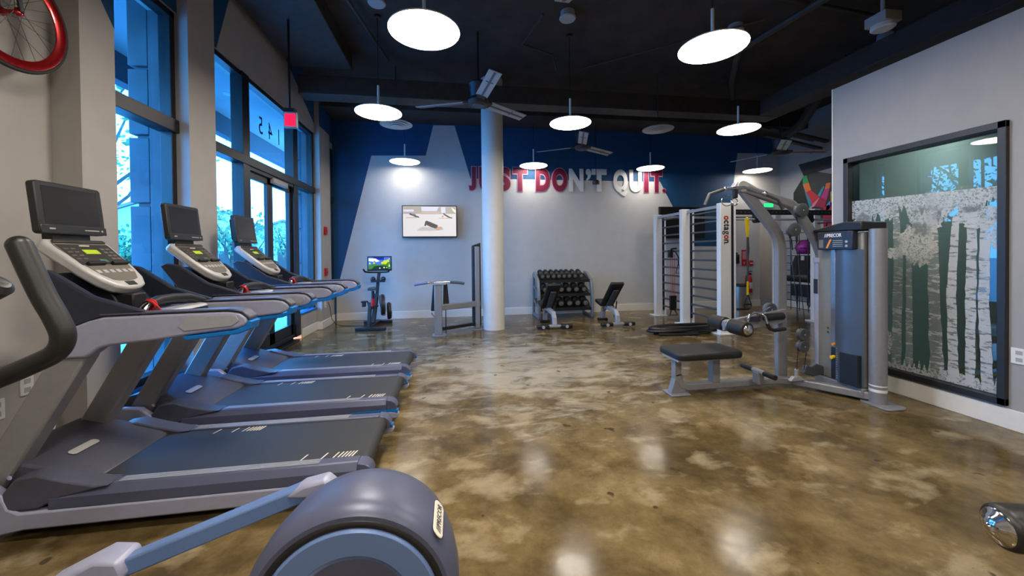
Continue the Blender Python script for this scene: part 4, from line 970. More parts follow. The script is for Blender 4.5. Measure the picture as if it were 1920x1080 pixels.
# ------------------------------------------------------------------ row machine by the column
t = thing('row_machine', 'silver strength machine with slim weight tower just left of the column', 'strength machine', (-.25, 6.66, 0))
def R(mb, name, m, parent=t, **kw):
    o = mb.build(name, m, parent, **kw)
    if parent is t: o.location = (.25, -6.66, 0)
    return o
R(MB().box(-.33, -.20, 6.62, 6.72, .015, .885), 'front_post', 'frame_metal', bevel=.01)
R(MB().prism(on((-.25, 6.66, 0), (1, 0, 0), (0, 1, 0), rrect(.24, .22, .04)), (0, 0, .016)), 'post_foot', 'frame_metal')
R(MB().box(-.33, -.13, 6.60, 6.74, .87, .91), 'post_head', 'silver', bevel=.006)
hb_ = R(MB().tube([(-.52, 6.66, .905), (-.30, 6.66, .915), (-.1, 6.66, .915), (.05, 6.66, .91)], .016, 12), 'handlebar', 'chrome')
MB().tube([(-.66, 6.62, .878), (-.60, 6.64, .89), (-.44, 6.66, .91)], .024, 14).build('handle_grip', 'blue_disc', hb_)
MB().tube([(-.06, 6.66, .91), (.08, 6.64, .90), (.18, 6.62, .885)], .024, 14).build('handle_grip', 'graphite', hb_)
R(MB().prism([(-.40, 6.78, .40), (-.28, 6.78, .40), (-.29, 6.78, .86), (-.36, 6.78, .86)], (0, .05, 0)), 'arm_pad', 'black', bevel=.015)
R(MB().prism([(-.19, 6.78, .50), (-.08, 6.78, .49), (-.11, 6.78, .87), (-.18, 6.78, .87)], (0, .05, 0)), 'arm_pad', 'black', bevel=.015)
R(MB().bar((-.24, 6.67, .475), (.47, 7.12, .47), .09, .10), 'cross_beam', 'frame_metal', bevel=.01)
R(MB().bar((-.24, 6.68, .10), (.47, 7.12, .10), .06, .05), 'base_beam', 'black')
R(MB().tube([(-.30, 6.62, .30), (-.36, 6.62, .36), (-.38, 6.60, .40)], .012, 8), 'lever', 'frame_metal')
R(MB().cyl((-.14, 6.70, .02), (-.14, 6.70, .45), .008, 8), 'cable', 'black')
R(MB().box(.34, .50, 7.08, 7.30, .05, 1.545).prism([(.34, 7.08, 1.545), (.50, 7.08, 1.545), (.50, 7.08, 1.60)], (0, .22, 0)), 'tower_shroud', 'stack_black', bevel=.01)
R(MB().box(.39, .475, 7.03, 7.10, .02, 1.53), 'tower_column', 'frame_metal', bevel=.01)
R(MB().prism(on((.43, 7.06, 0), (1, 0, 0), (0, 1, 0), rrect(.20, .14, .03)), (0, 0, .016)), 'tower_foot', 'frame_metal')

# ------------------------------------------------------------------ exercise bike at the back
t = thing('exercise_bike', 'black exercise bike with lit colourful screen at the back wall', 'exercise bike', (-1.52, 7.65, 0))
def B(mb, name, m, parent=t, **kw):
    o = mb.build(name, m, parent, **kw)
    if parent is t: o.location = (1.52, -7.65, 0)
    return o
B(MB().bar((-1.79, 7.32, .035), (-1.24, 7.28, .035), .07, .06), 'front_foot', 'stack_black', bevel=.012)
B(MB().bar((-1.79, 8.02, .035), (-1.24, 8.02, .035), .07, .06), 'rear_foot', 'stack_black', bevel=.012)
B(MB().bar((-1.54, 7.31, .06), (-1.50, 8.02, .06), .08, .06).bar((-1.55, 7.33, .05), (-1.55, 7.45, .50), .06, .09, (0, 1, 0)).bar((-1.53, 7.6, .08), (-1.50, 7.82, .62), .07, .10, (0, 1, 0)), 'main_frame', 'stack_black', bevel=.01)
B(MB().cyl((-1.50, 7.42, .38), (-1.49, 7.42, .72), .028, 14), 'seat_post', 'black')
B(MB().cyl((-1.50, 7.42, .44), (-1.495, 7.42, .58), .034, 14), 'seat_collar', 'red')
B(MB().prism([(-1.575, 7.32, .735), (-1.42, 7.32, .735), (-1.44, 7.45, .735), (-1.475, 7.60, .735), (-1.52, 7.60, .735), (-1.555, 7.45, .735)], (0, 0, .055)), 'seat', 'graphite', bevel=.018)
B(MB().sweep([(-1.50, 7.80, .50), (-1.47, 7.80, .85), (-1.45, 7.84, 1.06)], .06, .055), 'handlebar_post', 'stack_black', bevel=.008)
B(MB().tube([(-1.70, 7.62, 1.12), (-1.68, 7.66, 1.07), (-1.62, 7.74, 1.055), (-1.45, 7.80, 1.05), (-1.30, 7.74, 1.055), (-1.24, 7.66, 1.07), (-1.23, 7.62, 1.12)], .017, 10), 'handlebar', 'black')
B(MB().box(-1.585, -1.33, 7.70, 7.80, .86, .90).ball((-1.55, 7.75, .92), .05, 12).ball((-1.36, 7.75, .92), .05, 12), 'bottle_tray', 'stack_black')
sc = B(MB().box(-1.68, -1.215, 7.86, 7.89, 1.075, 1.365), 'display', 'black', bevel=.008)
fw1 = B(MB().lathe((-1.40, 7.86, .40), (1, .25, 0), [(-.03, .0), (-.03, .19), (-.02, .21), (.02, .21), (.03, .19), (.03, 0)], 36), 'flywheel', 'stack_black')
MB().ring((-1.365, 7.868, .40), (1, .25, 0), .19, .012, 36, 8).build('flywheel_rim', 'steel_brushed', fw1)
fw2 = B(MB().lathe((-1.29, 7.93, .27), (1, .25, 0), [(-.03, .0), (-.03, .15), (-.02, .17), (.02, .17), (.03, .15), (.03, 0)], 36), 'resistance_wheel', 'black')
MB().ring((-1.255, 7.938, .27), (1, .25, 0), .15, .010, 36, 8).build('wheel_rim', 'steel_brushed', fw2)
B(MB().tube([(-1.43, 7.72, .60), (-1.38, 7.76, .40), (-1.36, 7.78, .2)], [.03, .05, .03], 12), 'guard', 'steel_brushed')
B(MB().cyl((-1.60, 7.55, .42), (-1.42, 7.55, .42), .015, 10).bar((-1.60, 7.55, .42), (-1.61, 7.52, .52), .02, .03, (0, 1, 0)), 'crank', 'stack_black')
B(MB().box(-1.72, -1.62, 7.46, 7.56, .50, .525).box(-1.70, -1.64, 7.46, 7.55, .42, .5), 'pedal', 'black', bevel=.006)
# picture on the bike screen: sky, hills, trees and coloured dots
def lit(name, rgb, s=1.0):
    if name not in M: M[name] = mat(name, (0, 0, 0), .3, emit=rgb, strength=s * .62)
    return name
def flat(name, m, parent, pts, y): return MB().xz(pts, y - .0006, y).build(name, m, parent)
pic = MB(); pm = [lit('px_sky', (60, 110, 210)), lit('px_cloud', (220, 230, 245)), lit('px_green', (60, 120, 40)), lit('px_lime', (190, 200, 50)), lit('px_dark', (20, 50, 30)), lit('px_deep', (20, 40, 150)), lit('px_brown', (110, 90, 50))]
def pxr(k, pts, d=0): pic.mi = k; pic.xz(pts, 7.8585 - d * .0004, 7.8595)
pxr(0, [(-1.66, 1.11), (-1.235, 1.11), (-1.235, 1.345), (-1.66, 1.345)])
pxr(5, [(-1.56, 1.29), (-1.36, 1.29), (-1.36, 1.345), (-1.56, 1.345)], 1)
pxr(1, [(-1.65, 1.27), (-1.50, 1.25), (-1.44, 1.27), (-1.52, 1.32), (-1.65, 1.325)], 2)
pxr(2, [(-1.66, 1.11), (-1.235, 1.11), (-1.235, 1.25), (-1.34, 1.24), (-1.45, 1.19), (-1.55, 1.22), (-1.66, 1.18)], 3)
pxr(4, [(-1.60, 1.11), (-1.28, 1.11), (-1.30, 1.17), (-1.42, 1.18), (-1.54, 1.17)], 4)
for x, z, r_, k in ((-1.34, 1.245, .042, 3), (-1.29, 1.27, .03, 3), (-1.39, 1.23, .026, 3), (-1.63, 1.225, .018, 3), (-1.54, 1.26, .014, 6), (-1.55, 1.23, .018, 3), (-1.26, 1.17, .014, 1), (-1.26, 1.20, .012, 3), (-1.26, 1.31, .013, 3), (-1.36, 1.14, .014, 1), (-1.31, 1.14, .012, 3), (-1.44, 1.13, .012, 1), (-1.60, 1.14, .01, 6)):
    pxr(k, arc(x, z, r_, 0, 330, 11), 5)
pic.build('lit_picture', pm, sc).location = (0, 0, 0)

t = tag(MB().tube([(-2.43, 7.90, .48), (-2.40, 7.9, .40), (-2.37, 7.92, .15), (-2.30, 7.95, .03), (-2.2, 7.9, .008), (-1.95, 7.84, .008), (-1.7, 7.78, .008), (-1.56, 7.72, .03)], .006, 8).build('power_cord', 'black'), 'thin black cord running from the wall outlet to the exercise bike', 'power cord')

# ------------------------------------------------------------------ dumbbell rack, dumbbells, benches
t = thing('dumbbell_rack', 'grey three-tier dumbbell rack against the back wall', 'weight rack', (2.43, 8.15, 0))
def K_(mb, name, m, parent=t, **kw):
    o = mb.build(name, m, parent, **kw)
    if parent is t: o.location = (-2.43, -8.15, 0)
    return o
for x0, x1 in ((1.755, 1.80), (2.93, 2.975)):
    fr_ = MB(); fr_.sweep([((x0 + x1) / 2, 7.86, .02), ((x0 + x1) / 2, 7.88, .55), ((x0 + x1) / 2, 7.96, .78), ((x0 + x1) / 2, 8.20, .91), ((x0 + x1) / 2, 8.36, .93)], .05, .11, (1, 0, 0))
    fr_.sweep([((x0 + x1) / 2, 8.40, .93), ((x0 + x1) / 2, 8.42, .02)], .05, .06, (1, 0, 0)); fr_.box(x0, x1, 7.82, 8.46, 0, .06)
    K_(fr_, 'side_frame', 'frame_metal', bevel=.008)
    br = MB()
    for z in (.3, .6): br.bar(((x0 + x1) / 2, 7.90, z - .08), ((x0 + x1) / 2, 8.40, z + .06), .03, .03)
    K_(br, 'side_brace', 'frame_metal')
tiers = ((.80, 7.98), (.505, 7.93), (.205, 7.88))
for z, y in tiers:
    K_(MB().prism([(1.80, y - .02, z - .035), (1.80, y + .40, z + .10), (1.80, y + .39, z + .125), (1.80, y - .03, z - .01)], (1.13, 0, 0)).box(1.80, 2.93, y - .035, y - .015, z - .045, z + .012), 'shelf', 'black')
K_(MB().box(1.80, 2.93, 8.40, 8.43, .3, .38), 'back_brace', 'frame_metal')
def dumbbell(label, loc, r_):
    t = thing('dumbbell', label, 'dumbbell', loc, 0, 'black round dumbbells on the rack')
    d_ = Vector((0, .95, .31)).normalized()
    for s_ in (0, 1):
        o_ = d_ * (.20 * s_)
        h_ = MB().lathe(o_, d_, [(-.045, r_ * .82), (-.04, r_), (.04, r_), (.045, r_ * .82)], 24).build('head', 'black', t)
        MB().lathe(o_ - d_ * .046, -d_, [(0, r_ * .72), (.002, r_ * .7), (.003, 0)], 20).build('end_plate', 'tower_grey', h_)
        MB().lathe(o_ - d_ * .049, -d_, [(0, r_ * .22), (.004, r_ * .2), (.005, 0)], 12).build('end_bolt', 'steel_brushed', h_)
    MB().cyl(d_ * .03, d_ * .17, .015, 12).build('handle', 'steel_brushed', t)
    return t
ordn = ['first', 'second', 'third', 'fourth', 'fifth', 'sixth', 'seventh', 'eighth']
rows = (('top', [1.862, 1.983, 2.107, 2.228, 2.345, 2.458, 2.59, 2.73], tiers[0], .052, .062), ('middle', [1.905, 2.085, 2.265, 2.43, 2.60, 2.775], tiers[1], .066, .068), ('bottom', [1.90, 2.075, 2.12 + .12, 2.43, 2.61, 2.79], tiers[2], .070, .074))
protos = {}
for nm, xs, (z, y), ra, rb_ in rows:
    for i, x in enumerate(xs):
        lab = 'black round dumbbell, %s from the left on the rack\'s %s shelf' % (ordn[i], nm)
        loc = (x + .03, y + .06, z + (ra + rb_) / 2 + .045)
        if nm not in protos: protos[nm] = dumbbell(lab, loc, (ra + rb_) / 2)
        else: dup(protos[nm], loc, label=lab)

def bench(label, x, y, rz):
    t = thing('weight_bench', label, 'weight bench', (x, y, 0), rz, 'adjustable benches in front of the rack')
    ff = MB().box(-.12, .12, -.40, -.32, .045, .085).build('front_foot', 'silver', t, bevel=.008)
    for s_ in (-1, 1):
        MB().bar((s_ * .10, -.36, .055), (s_ * .33, -.36, .055), .10, .07).build('foot_pad', 'black', ff, bevel=.02)
        MB().cyl((s_ * .22, -.425, .055), (s_ * .22, -.408, .055), .028, 14).build('wheel_bolt', 'detector', ff)
    MB().sweep([(0, -.36, .08), (0, -.34, .20), (0, -.26, .28), (0, -.10, .30), (0, .20, .31)], .08, .07, (1, 0, 0)).build('main_frame', 'silver', t, bevel=.01)
    MB().sweep([(0, .20, .31), (0, .34, .22), (0, .38, .05)], .08, .06, (1, 0, 0)).build('rear_frame', 'lavender', t, bevel=.01)
    MB().box(-.10, .10, .33, .43, 0, .05).build('rear_foot', 'black', t, bevel=.012)
    MB().obox((0, -.10, .58), (.13, 0, 0), Vector((0, -.60, .55)).normalized() * .36, Vector((0, .55, .60)).normalized() * .032).build('backrest', 'black', t, bevel=.02, seg=3)
    MB().obox((0, -.11, .50), (.05, 0, 0), Vector((0, -.60, .55)).normalized() * .26, Vector((0, .55, .60)).normalized() * .012).build('backrest_frame', 'graphite', t)
    MB().obox((-.0, .29, .38), (.14, 0, 0), (0, .15, .03), (0, -.006, .035)).build('seat', 'black', t, bevel=.02, seg=3)
    MB().tube([(.10, .10, .40), (.10, .02, .25), (.06, -.06, .14)], .013, 10).tube([(.07, -.12, .30), (.07, -.16, .46)], .012, 8).build('adjust_lever', 'black', t)
    MB().cyl((-.06, .22, .28), (-.09, .22, .28), .022, 12).build('adjust_knob', 'orange', t)
    return t
b1_ = bench('adjustable weight bench standing in front of the dumbbell rack', 1.81, 7.10, .0)
dup(b1_, (3.02, 7.08, 0), 0, label='adjustable weight bench standing right of the dumbbell rack')

# ------------------------------------------------------------------ televisions
def tv(x0, x1, z0, z1, label, screen):
    t = thing('television', label, 'television', ((x0 + x1) / 2, 8.55, z0))
    w_, h_ = x1 - x0, z1 - z0
    body = MB().box(-w_ / 2, w_ / 2, -.14, -.08, 0, h_).build('bezel', 'black', t, bevel=.006)
    MB().box(-.2, .2, -.08, -.002, h_ * .25, h_ * .75).build('wall_bracket', 'black', t)
    MB().box(-w_ / 2 + .02, w_ / 2 - .02, -.142, -.139, .025, h_ - .02).build('screen', screen, t)
    return t, w_, h_
t, w_, h_ = tv(-1.075, .09, 1.755, 2.445, 'wall television showing a floor exercise class', lit('tv_white', (216, 212, 214), .85))
pic = MB(); pm = [lit('tv_floor', (224, 220, 226), .9), lit('tv_wall', (176, 168, 162), .8), lit('tv_window', (205, 206, 224), .9), lit('tv_grey', (78, 76, 74), .8), lit('tv_skin', (206, 160, 136), .8), lit('tv_mat', (190, 190, 190), .8), lit('tv_gold', (250, 236, 200), .95), lit('tv_pale', (196, 178, 172), .8), lit('tv_blue', (110, 118, 140), .8)]
def tx(u, v): return (-w_ / 2 + .02 + (u - 185) / 1190 * (w_ - .04), h_ - .02 - (v - 215) / 690 * (h_ - .045))
def tp(k, pts, d=0): pic.mi = k; pic.xz([tx(*p) for p in pts], -.1425 - d * .0005, -.1415)
tp(1, [(190, 220), (1370, 220), (1370, 385), (190, 390)]); tp(2, [(590, 225), (980, 225), (940, 325), (600, 325)], 1); tp(2, [(200, 290), (425, 290), (430, 335), (200, 340)], 1)
tp(7, [(590, 335), (1010, 335), (1010, 395), (590, 400)], 1); tp(2, [(1030, 230), (1130, 230), (1140, 360), (1040, 370)], 1); tp(6, [(1265, 240), (1370, 300), (1370, 370), (1310, 320)], 1)
tp(5, [(510, 740), (600, 690), (1060, 700), (1090, 760), (780, 780), (500, 775)], 1)
tp(3, [(655, 665), (680, 560), (710, 545), (780, 570), (960, 650), (950, 700), (905, 725), (800, 690), (700, 640), (690, 670)], 2)
tp(4, [(960, 690), (1000, 680), (1050, 690), (1055, 735), (1000, 740), (970, 770), (910, 768), (905, 740)], 3); tp(7, [(610, 705), (660, 700), (660, 740), (610, 735)], 3)
tp(3, [(320, 400), (340, 370), (480, 430), (540, 450), (550, 480), (460, 460)], 2); tp(8, [(380, 390), (450, 390), (480, 425), (400, 430)], 3); tp(7, [(240, 470), (500, 465), (480, 490), (260, 490)], 1)
tp(3, [(1065, 365), (1110, 380), (1240, 460), (1290, 470), (1280, 490), (1190, 470), (1100, 410)], 2); tp(4, [(1050, 430), (1090, 420), (1090, 465), (1050, 470)], 3); tp(7, [(970, 480), (1290, 480), (1280, 498), (990, 495)], 1)
pic.build('lit_picture', pm, t)
tv(4.845, 6.03, 1.71, 2.465, 'dark switched-off television on the blue wall behind the rig', 'screen_off')

# ------------------------------------------------------------------ wall slogan
t = thing('wall_lettering', 'large raised slogan in crimson and white letters across the back wall', 'wall lettering', (.38, 8.545, 2.80))
def LX(px_): return .376 + (px_ - 878) * .012725
def letter(ch, x0, x1, col, lo=0.0, hi=.53, bold=.055):
    wd = LX(x1) - LX(x0); ox = LX(x0) - .376
    dz = .006 * (x0 - 878) / 100
    if col == 'crimson':
        text_part('letter', ch, 'pink_outline', t, (ox - .018, -.004, lo - .018 + dz), (1, 0, 0), (0, 0, 1), wd + .036, hi + .036, .006, bold + .035)
        o = text_part('letter', ch, 'crimson', t, (ox, -.008, lo + dz), (1, 0, 0), (0, 0, 1), wd, hi, .012, bold)
    else:
        o = text_part('letter', ch, col, t, (ox, -.006, lo + dz), (1, 0, 0), (0, 0, 1), wd, hi, .014, bold)
for ch, a_, b_, c_ in (('J', 876.5, 889, 'crimson'), ('U', 894.5, 915, 'crimson'), ('S', 926, 950, 'crimson'), ('T', 954.5, 980, 'crimson'), ('D', 996, 1021.5, 'crimson'), ('O', 1026, 1054, 'crimson'),
                       ('N', 1057.5, 1085, 'letter_white'), ('T', 1100.5, 1129.5, 'letter_white'), ('U', 1174, 1199, 'letter_white'), ('I', 1203.5, 1212, 'crimson'), ('T', 1217.5, 1240, 'crimson')):
    letter(ch, a_, b_, c_)
letter('Q', 1142.5, 1170.5, 'letter_white', -.10, .63)
letter('\u2019', 1089.5, 1099.5, 'letter_white', .25, .28, .01)
letter('.', 1240.5, 1247, 'crimson', 0, .085)

# ------------------------------------------------------------------ training rig with ladder sides
t = thing('training_rig', 'white-post training rig with black ladder rungs and lettered front post', 'training rig', (5.7, 6.6, 0))
def G(mb, name, m, parent=t, **kw):
    o = mb.build(name, m, parent, **kw)
    if parent is t: o.location = (-5.7, -6.6, 0)
    return o
posts = {}
for k, (x, y, wd) in dict(a=(4.50, 5.80, .20), b=(4.39, 6.73, .16), c=(4.43, 7.77, .15), d=(7.0, 5.6, .16), e=(7.0, 6.47, .13), f=(7.0, 7.38, .13)).items():
    p = G(MB().box(x - wd / 2, x + wd / 2, y - .05, y + .05, .02, 2.20), 'post', 'white_paint', bevel=.006)
    MB().box(x - wd / 2 - .07, x + wd / 2 + .07, y - .12, y + .12, 0, .022).build('base_plate', 'white_paint', p, bevel=.004)
    if x < 5:
        MB().box(x + wd / 2, x + wd / 2 + .05, y - .045, y + .045, .12, 2.19).build('slot_rail', 'navy', p)
        MB().box(x + wd / 2 + .05, x + wd / 2 + .085, y - .05, y + .05, .03, 2.20).build('post_flange', 'white_paint', p)
    posts[k] = p
for i in range(12):
    z = 2.085 - i * .170
    G(MB().cyl((4.535, 5.80, z), (4.505, 6.73, z), .017, 12), 'ladder_rung', 'graphite'); G(MB().cyl((4.505, 6.73, z), (4.53, 7.77, z), .017, 12), 'ladder_rung', 'graphite')
    G(MB().cyl((7.0, 5.6, z), (7.0, 6.47, z), .017, 12), 'ladder_rung', 'graphite')
hr_ = MB()
for i in range(11): hr_.cyl((7.0, 6.47, 1.75 - i * .155), (7.0, 7.38, 1.75 - i * .155), .007, 8)
for i in range(4): hr_.cyl((7.0, 6.62 + i * .2, .15), (7.0, 6.62 + i * .2, 1.8), .007, 8)
G(hr_, 'wire_grid', 'black')
bm_ = MB().box(4.58, 7.02, 5.78, 5.82, 2.01, 2.095)
bmo = G(bm_, 'top_beam', 'black')
hl = MB()
for i in range(30): hl.cyl((4.66 + i * .075, 5.7785, 2.052), (4.66 + i * .075, 5.78, 2.052), .016, 10)
hl.build('beam_hole', 'graphite', bmo)
G(MB().cyl((4.55, 5.80, 1.93), (7.0, 5.80, 1.93), .018, 14), 'pull_up_bar', 'silver')
G(MB().box(4.40, 4.44, 5.85, 7.72, 2.12, 2.17).box(4.45, 7.0, 7.72, 7.77, 2.12, 2.17), 'top_rail', 'silver')
for x in (5.12, 6.15): G(MB().xz([(x - .05, 1.89), (x + .05, 1.89), (x + .05, 2.02), (x - .05, 2.02)], 5.76, 5.84).cyl((x, 5.75, 1.92), (x, 5.85, 1.92), .05, 16), 'bar_bracket', 'black')
# lettering runs down the front post
pz = {'o': 'red'}
zz = 1.985
for ch, c_, h_ in (('o', 'red', .069), ('c', 'black', .056), ('t', 'black', .044), ('a', 'black', .058), ('g', 'black', .064), ('o', 'red', .069), ('n', 'black', .060), ('.', 'black', .016)):
    wd_ = .105 if ch in 't' else (.115 if ch == 'g' else .085)
    text_part('post_lettering', ch, c_, posts['a'], (4.505 - .042 - (.030 if ch == 'g' else 0), 5.7495, zz), (0, 0, -1), (1, 0, 0), h_, wd_ if ch != '.' else .018, .0015, .03 if ch != 'g' else .012)
    zz -= h_ + .006
for o in posts['a'].children: pass
# equipment that hangs from the rig or stands by it
t = thing('resistance_tube', 'red resistance tube with black handles hanging on the left ladder', 'resistance band', (4.44, 7.30, 1.33))
MB().box(-.03, .03, -.05, .05, -.06, .10).tube([(-.04, 0, .0), (0, -.04, .12), (.1, -.06, .13)], .02, 8).build('hook_strap', 'black', t)
MB().tube([(.02, -.05, .08), (.09, -.05, .05), (.14, -.06, -.05), (.14, -.06, -.18)], .012, 8).build('strap', 'black', t)
MB().tube([(.14, -.06, -.18), (.08, -.06, -.38), (.20, -.06, -.38), (.14, -.06, -.18)], .009, 8).build('handle', 'black', t)
MB().tube([(-.02, -.04, 0), (-.02, -.05, -.85)], .005, 6).tube([(.02, -.04, 0), (.02, -.05, -.85)], .005, 6).tube([(.06, -.04, 0), (.06, -.05, -.85)], .005, 6).build('tube', 'red', t)
MB().box(-.05, .09, -.07, -.03, -1.14, -.84).tube([(-.02, -.05, -1.14), (-.05, -.05, -1.24), (.12, -.05, -1.24), (.06, -.05, -1.14)], .014, 8).build('lower_pouch', 'black', t, bevel=.01)

t = thing('suspension_trainer', 'yellow and black suspension strap hanging from the pull-up bar', 'suspension trainer', (4.92, 5.76, 1.93))
MB().prism([(-.045, 0, -.0), (.03, 0, 0), (.015, 0, -.30), (-.012, 0, -.30)], (0, .02, 0)).ring((-.005, .02, .0), (1, 0, 0), .03, .008, 20, 8).build('upper_strap', 'yellow', t)
MB().prism([(-.012, 0, -.30), (.015, 0, -.30), (.03, 0, -.50), (.012, 0, -.72), (.008, 0, -1.05), (-.012, 0, -1.05), (-.008, 0, -.72), (-.018, 0, -.50)], (0, .02, 0)).build('strap', 'graphite', t)
MB().prism([(-.012, 0, -1.05), (.010, 0, -1.05), (.016, 0, -1.28), (-.016, 0, -1.28)], (0, .02, 0)).build('lower_strap', 'yellow', t)
MB().tube([(0, .01, -1.27), (-.07, .01, -1.45), (-.05, .01, -1.52), (.05, .01, -1.52), (.07, .01, -1.45), (0, .01, -1.27)], .009, 8).cyl((-.065, .01, -1.44), (.065, .01, -1.44), .014, 12).build('handle', 'black', t)

t = MB(); pts = []
q = random.Random(4)
for i in range(190):
    a = i / 190 * 2 * PI * 5; k = 1 - .10 * math.sin(i * .11)
    pts.append((3.90 + .60 * k * math.cos(a) + .015 * math.sin(i * .7), 6.02 + .17 * k * math.sin(a) + .02 * math.cos(i * .53), .024 + .018 * (i / 190 * 5) + .012 * math.sin(a * 1.5)))
pts += [(4.50, 6.0, .14), (4.62, 5.92, .20), (4.66, 5.88, .36)]
tag(t.tube(pts, .023, 8).tube([(3.35, 5.86, .024), (3.7, 5.80, .024), (4.0, 5.78, .024)], .024, 8).build('battle_rope', 'black_soft'), 'coiled thick black training rope on the floor before the white post', 'training rope')

t = thing('storage_shelf', 'black wire shelf rack beside the wire grid, holding balls and rollers', 'shelf rack', (7.32, 6.9, 0))
for k, z in enumerate((1.30, .72)):
    s_ = MB()
    for i in range(5): s_.cyl((-.28 + i * .12, -.5, z), (-.28 + i * .12, .5, z), .009, 8)
    s_.cyl((-.30, -.5, z), (.22, -.5, z), .012, 8).cyl((-.30, .5, z), (.22, .5, z), .012, 8)
    s_.build('shelf', 'black', t)
    MB().box(-.31, -.29, -.5, .5, z - .02, z + .02).build('shelf_edge', 'detector', t)
for x in (-.29, .21):
    for y in (-.49, .49): MB().cyl((x, y, 0), (x, y, 1.75), .014, 10).build('upright', 'black', t)
def ball(name, m, m2, loc, r_, label):
    t = thing(name, label, 'medicine ball', loc)
    MB().ball((0, 0, 0), r_, 28).build('ball_body', m, t)
    MB().ring((0, 0, 0), (1, .2, 0), r_ * .985, (.012, .02), 40, 8).ring((0, 0, 0), (.2, 1, .2), r_ * .985, (.012, .02), 40, 8).build('seam_band', m2, t)
ball('medicine_ball', 'purple', 'crimson', (7.13, 6.85, 1.455), .145, 'bright purple ball on the upper shelf behind the wire grid')
ball('medicine_ball', 'black', 'graphite', (7.40, 7.12, 1.44), .13, 'dark ball on the upper shelf right of the purple ball')
t = thing('foam_roller', 'black roller with lime green end on the lower shelf', 'foam roller', (7.12, 6.98, .80))
MB().lathe((0, -.32, 0), (0, 1, 0), [(0, .06), (.01, .07), (.55, .07), (.56, .06)], 24).build('roller_body', 'black_soft', t)
MB().lathe((0, -.325, 0), (0, 1, 0), [(0, .03), (-.003, .058), (.004, .06)], 24).build('roller_end', 'lime', t)
t = tag(MB().lathe((7.36, 6.6, .80), (0, 1, 0), [(0, .05), (.01, .07), (.6, .07), (.61, .05)], 24).build('foam_roller', 'black_soft'), 'plain black roller lying behind the lime-ended roller on the lower shelf', 'foam roller')
t = thing('exercise_mat', 'dark grey exercise mats hanging on the side wall behind the grid', 'exercise mat', (8.15, 7.85, .30))
MB().yz([(-.17, 0), (.30, 0), (.30, .72), (.18, .98), (.02, 1.10), (-.17, 1.12)], -.02, .03).build('mat_sheet', 'mat_dark', t, bevel=.008)
MB().box(-.03, -.018, -.06, .02, .86, 1.0).build('tag_label', 'plate_white', t)
t = thing('exercise_mat', 'bright blue exercise mat hanging in front of the dark mats', 'exercise mat', (8.10, 7.56, .25))
MB().yz([(-.16, 0), (.12, 0), (.10, .30), (.02, .95), (-.16, .98)], -.02, .02).build('mat_sheet', 'mat_blue', t, bevel=.006)
MB().box(-.028, -.018, -.10, -.04, .80, .92).build('tag_label', 'white_mark', t)
t = thing('cable_loop', 'black strap loops hung from the right rig post', 'strap', (6.88, 6.46, 2.0))
MB().tube([(0, 0, 0), (-.08, 0, -.2), (-.05, 0, -.26), (.04, 0, -.2), (0, 0, 0)], .014, 8).tube([(.15, .2, -.35), (.16, .2, -.9), (.14, .2, -1.7), (.18, .2, -1.75), (.2, .2, -1.7), (.17, .2, -.9)], .012, 8).build('strap_loop', 'black', t)

# ------------------------------------------------------------------ things on the back right wall
t = thing('trash_can', 'round brushed steel trash can with black lid under the extinguisher', 'trash can', (6.83, 8.25, 0))
MB().lathe((0, 0, 0), (0, 0, 1), [(0, .175), (.02, .18), (.54, .18)], 40).build('body', 'steel_brushed', t)
MB().lathe((0, 0, .54), (0, 0, 1), [(0, .184), (.035, .184), (.05, .17), (.05, .10), (.02, .09)], 40).build('lid', 'black', t)
MB().lathe((0, 0, 0), (0, 0, 1), [(0, .182), (.03, .182)], 40).build('base_ring', 'black', t)
t = thing('wipes_dispenser', 'dark wipes dispenser on the wall above the trash can', 'dispenser', (6.76, 8.549, 1.08))
MB().box(-.15, .15, -.20, 0, 0, .23).box(-.10, .12, -.18, -.02, .23, .28).build('body', 'navy', t, bevel=.02)
MB().cyl((.08, -.203, .19), (.08, -.195, .19), .03, 14).build('opening', 'graphite', t)
t = thing('fire_extinguisher_sign', 'red and white upright arrow sign above the fire extinguisher', 'sign', (7.19, 8.549, 1.02))
MB().box(-.07, .07, -.006, 0, 0, .40).build('plate', 'red', t)
MB().box(-.05, .05, -.008, -.006, .16, .36).xz([(-.035, .10), (.035, .10), (0, .03)], -.008, -.006).build('print', 'pink_outline', t)
t = thing('alarm_pull_station', 'small red alarm pull station beside the arrow sign', 'fire alarm', (7.36, 8.549, 1.02))
MB().box(-.05, .05, -.05, 0, 0, .13).build('body', 'red', t, bevel=.008)
MB().box(-.035, .035, -.06, -.048, .05, .075).build('handle', 'plate_white', t)
t = thing('fire_extinguisher', 'red fire extinguisher hung on the wall beside the trash can', 'fire extinguisher', (7.25, 8.47, .36))
MB().lathe((0, 0, 0), (0, 0, 1), [(0, .06), (.015, .072), (.34, .072), (.40, .05), (.42, .025), (.45, .02)], 28).build('cylinder', 'red', t)
MB().box(-.03, .07, -.015, .015, .44, .48).bar((-.02, 0, .50), (.09, 0, .53), .02, .015).build('valve_handle', 'black', t)
MB().box(-.04, .04, -.075, -.07, .10, .25).build('label_plate', 'plate_white', t)
MB().tube([(-.03, 0, .46), (-.09, -.02, .40), (-.085, -.03, .15)], .009, 8).build('hose', 'black', t)
for x, z, l in ((7.95, 1.75, 'upper'), (8.05, 1.42, 'lower')):
    tag(MB().box(x - .12, x + .12, 10.9, 10.93, z, z + .06).cyl((x - .08, 10.86, z + .03), (x - .08, 10.9, z + .03), .02, 8).cyl((x + .08, 10.86, z + .03), (x + .08, 10.9, z + .03), .02, 8).build('coat_hook_rail', 'black'), l + ' dark hook rail in the hallway behind the rig', 'hook rail')

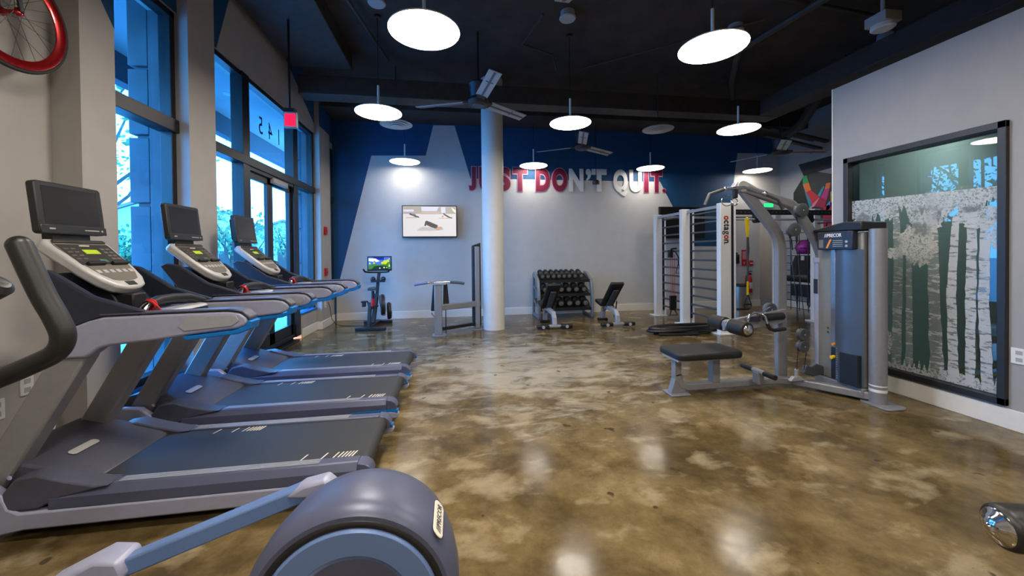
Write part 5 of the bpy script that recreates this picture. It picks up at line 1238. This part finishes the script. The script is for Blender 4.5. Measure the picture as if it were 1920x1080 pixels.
def outlet(name, x, y, z, face, label, dims=(.075, .12), cat='wall outlet', m='plate_white', slots=True):
    t = thing(name, label, cat, (x, y, z), face)
    MB().box(-.008, 0, -dims[0] / 2, dims[0] / 2, -dims[1] / 2, dims[1] / 2).build('cover_plate', m, t, bevel=.002)
    if slots:
        for s_ in (.012, -.042): MB().box(-.0095, -.0078, -.018, .018, s_, s_ + .03).build('socket', 'detector', t)
outlet('wall_outlet', 4.24, 2.267, .575, 0, 'white wall outlet right of the birch window', (.09, .12))
outlet('wall_outlet', -2.63, 2.63, .52, PI, 'white wall outlet on the left wall at the picture edge', (.08, .12))
outlet('wall_outlet', -2.63, 2.79, .61, PI, 'white wall outlet behind the nearest treadmill upright', (.075, .115))
outlet('wall_outlet', -2.46, 4.41, .45, PI, 'white wall outlet on the pillar between the treadmills', (.075, .12))
outlet('wall_outlet', -2.46, 7.84, .45, PI, 'white wall outlet low on the far pillar with a cord plugged in', (.08, .13))
for z, l in ((1.87, 'upper'), (1.07, 'lower')):
    t = thing('alarm_pull_station', l + ' small red alarm box on the far pillar by the windows', 'fire alarm', (-2.46, 7.86, z), PI)
    MB().box(-.04, 0, -.05, .05, -.075, .075).build('body', 'red', t, bevel=.006)
    MB().box(-.048, -.04, -.03, .03, -.02, .01).build('handle', 'crimson', t)
o = tag(MB().tube([(-2.62, 2.80, .56), (-2.57, 2.84, .5), (-2.56, 2.88, .35), (-2.57, 2.86, .2), (-2.58, 2.84, .01), (-2.50, 2.8, .008)], .007, 8).build('power_cord', 'plate_white'), 'white power cord hanging down the wall behind the nearest treadmill', 'power cord')
o = tag(MB().tube([(-2.452, 4.41, .42), (-2.443, 4.40, .34), (-2.443, 4.3, .2), (-2.443, 4.1, .16)], .006, 8).build('power_cord', 'black'), 'black power cord hanging from the pillar outlet between treadmills', 'power cord')
o = tag(MB().lathe((3.19, 8.2, 2.93), (0, 0, 1), [(0, .08), (.06, .08), (.09, .05), (.1, .01)], 20).cyl((3.19, 8.2, 3.02), (3.19, 8.2, CE), .008, 6).build('hanging_speaker', 'black'), 'small black speaker hanging on a wire before the apostrophe letter', 'speaker')
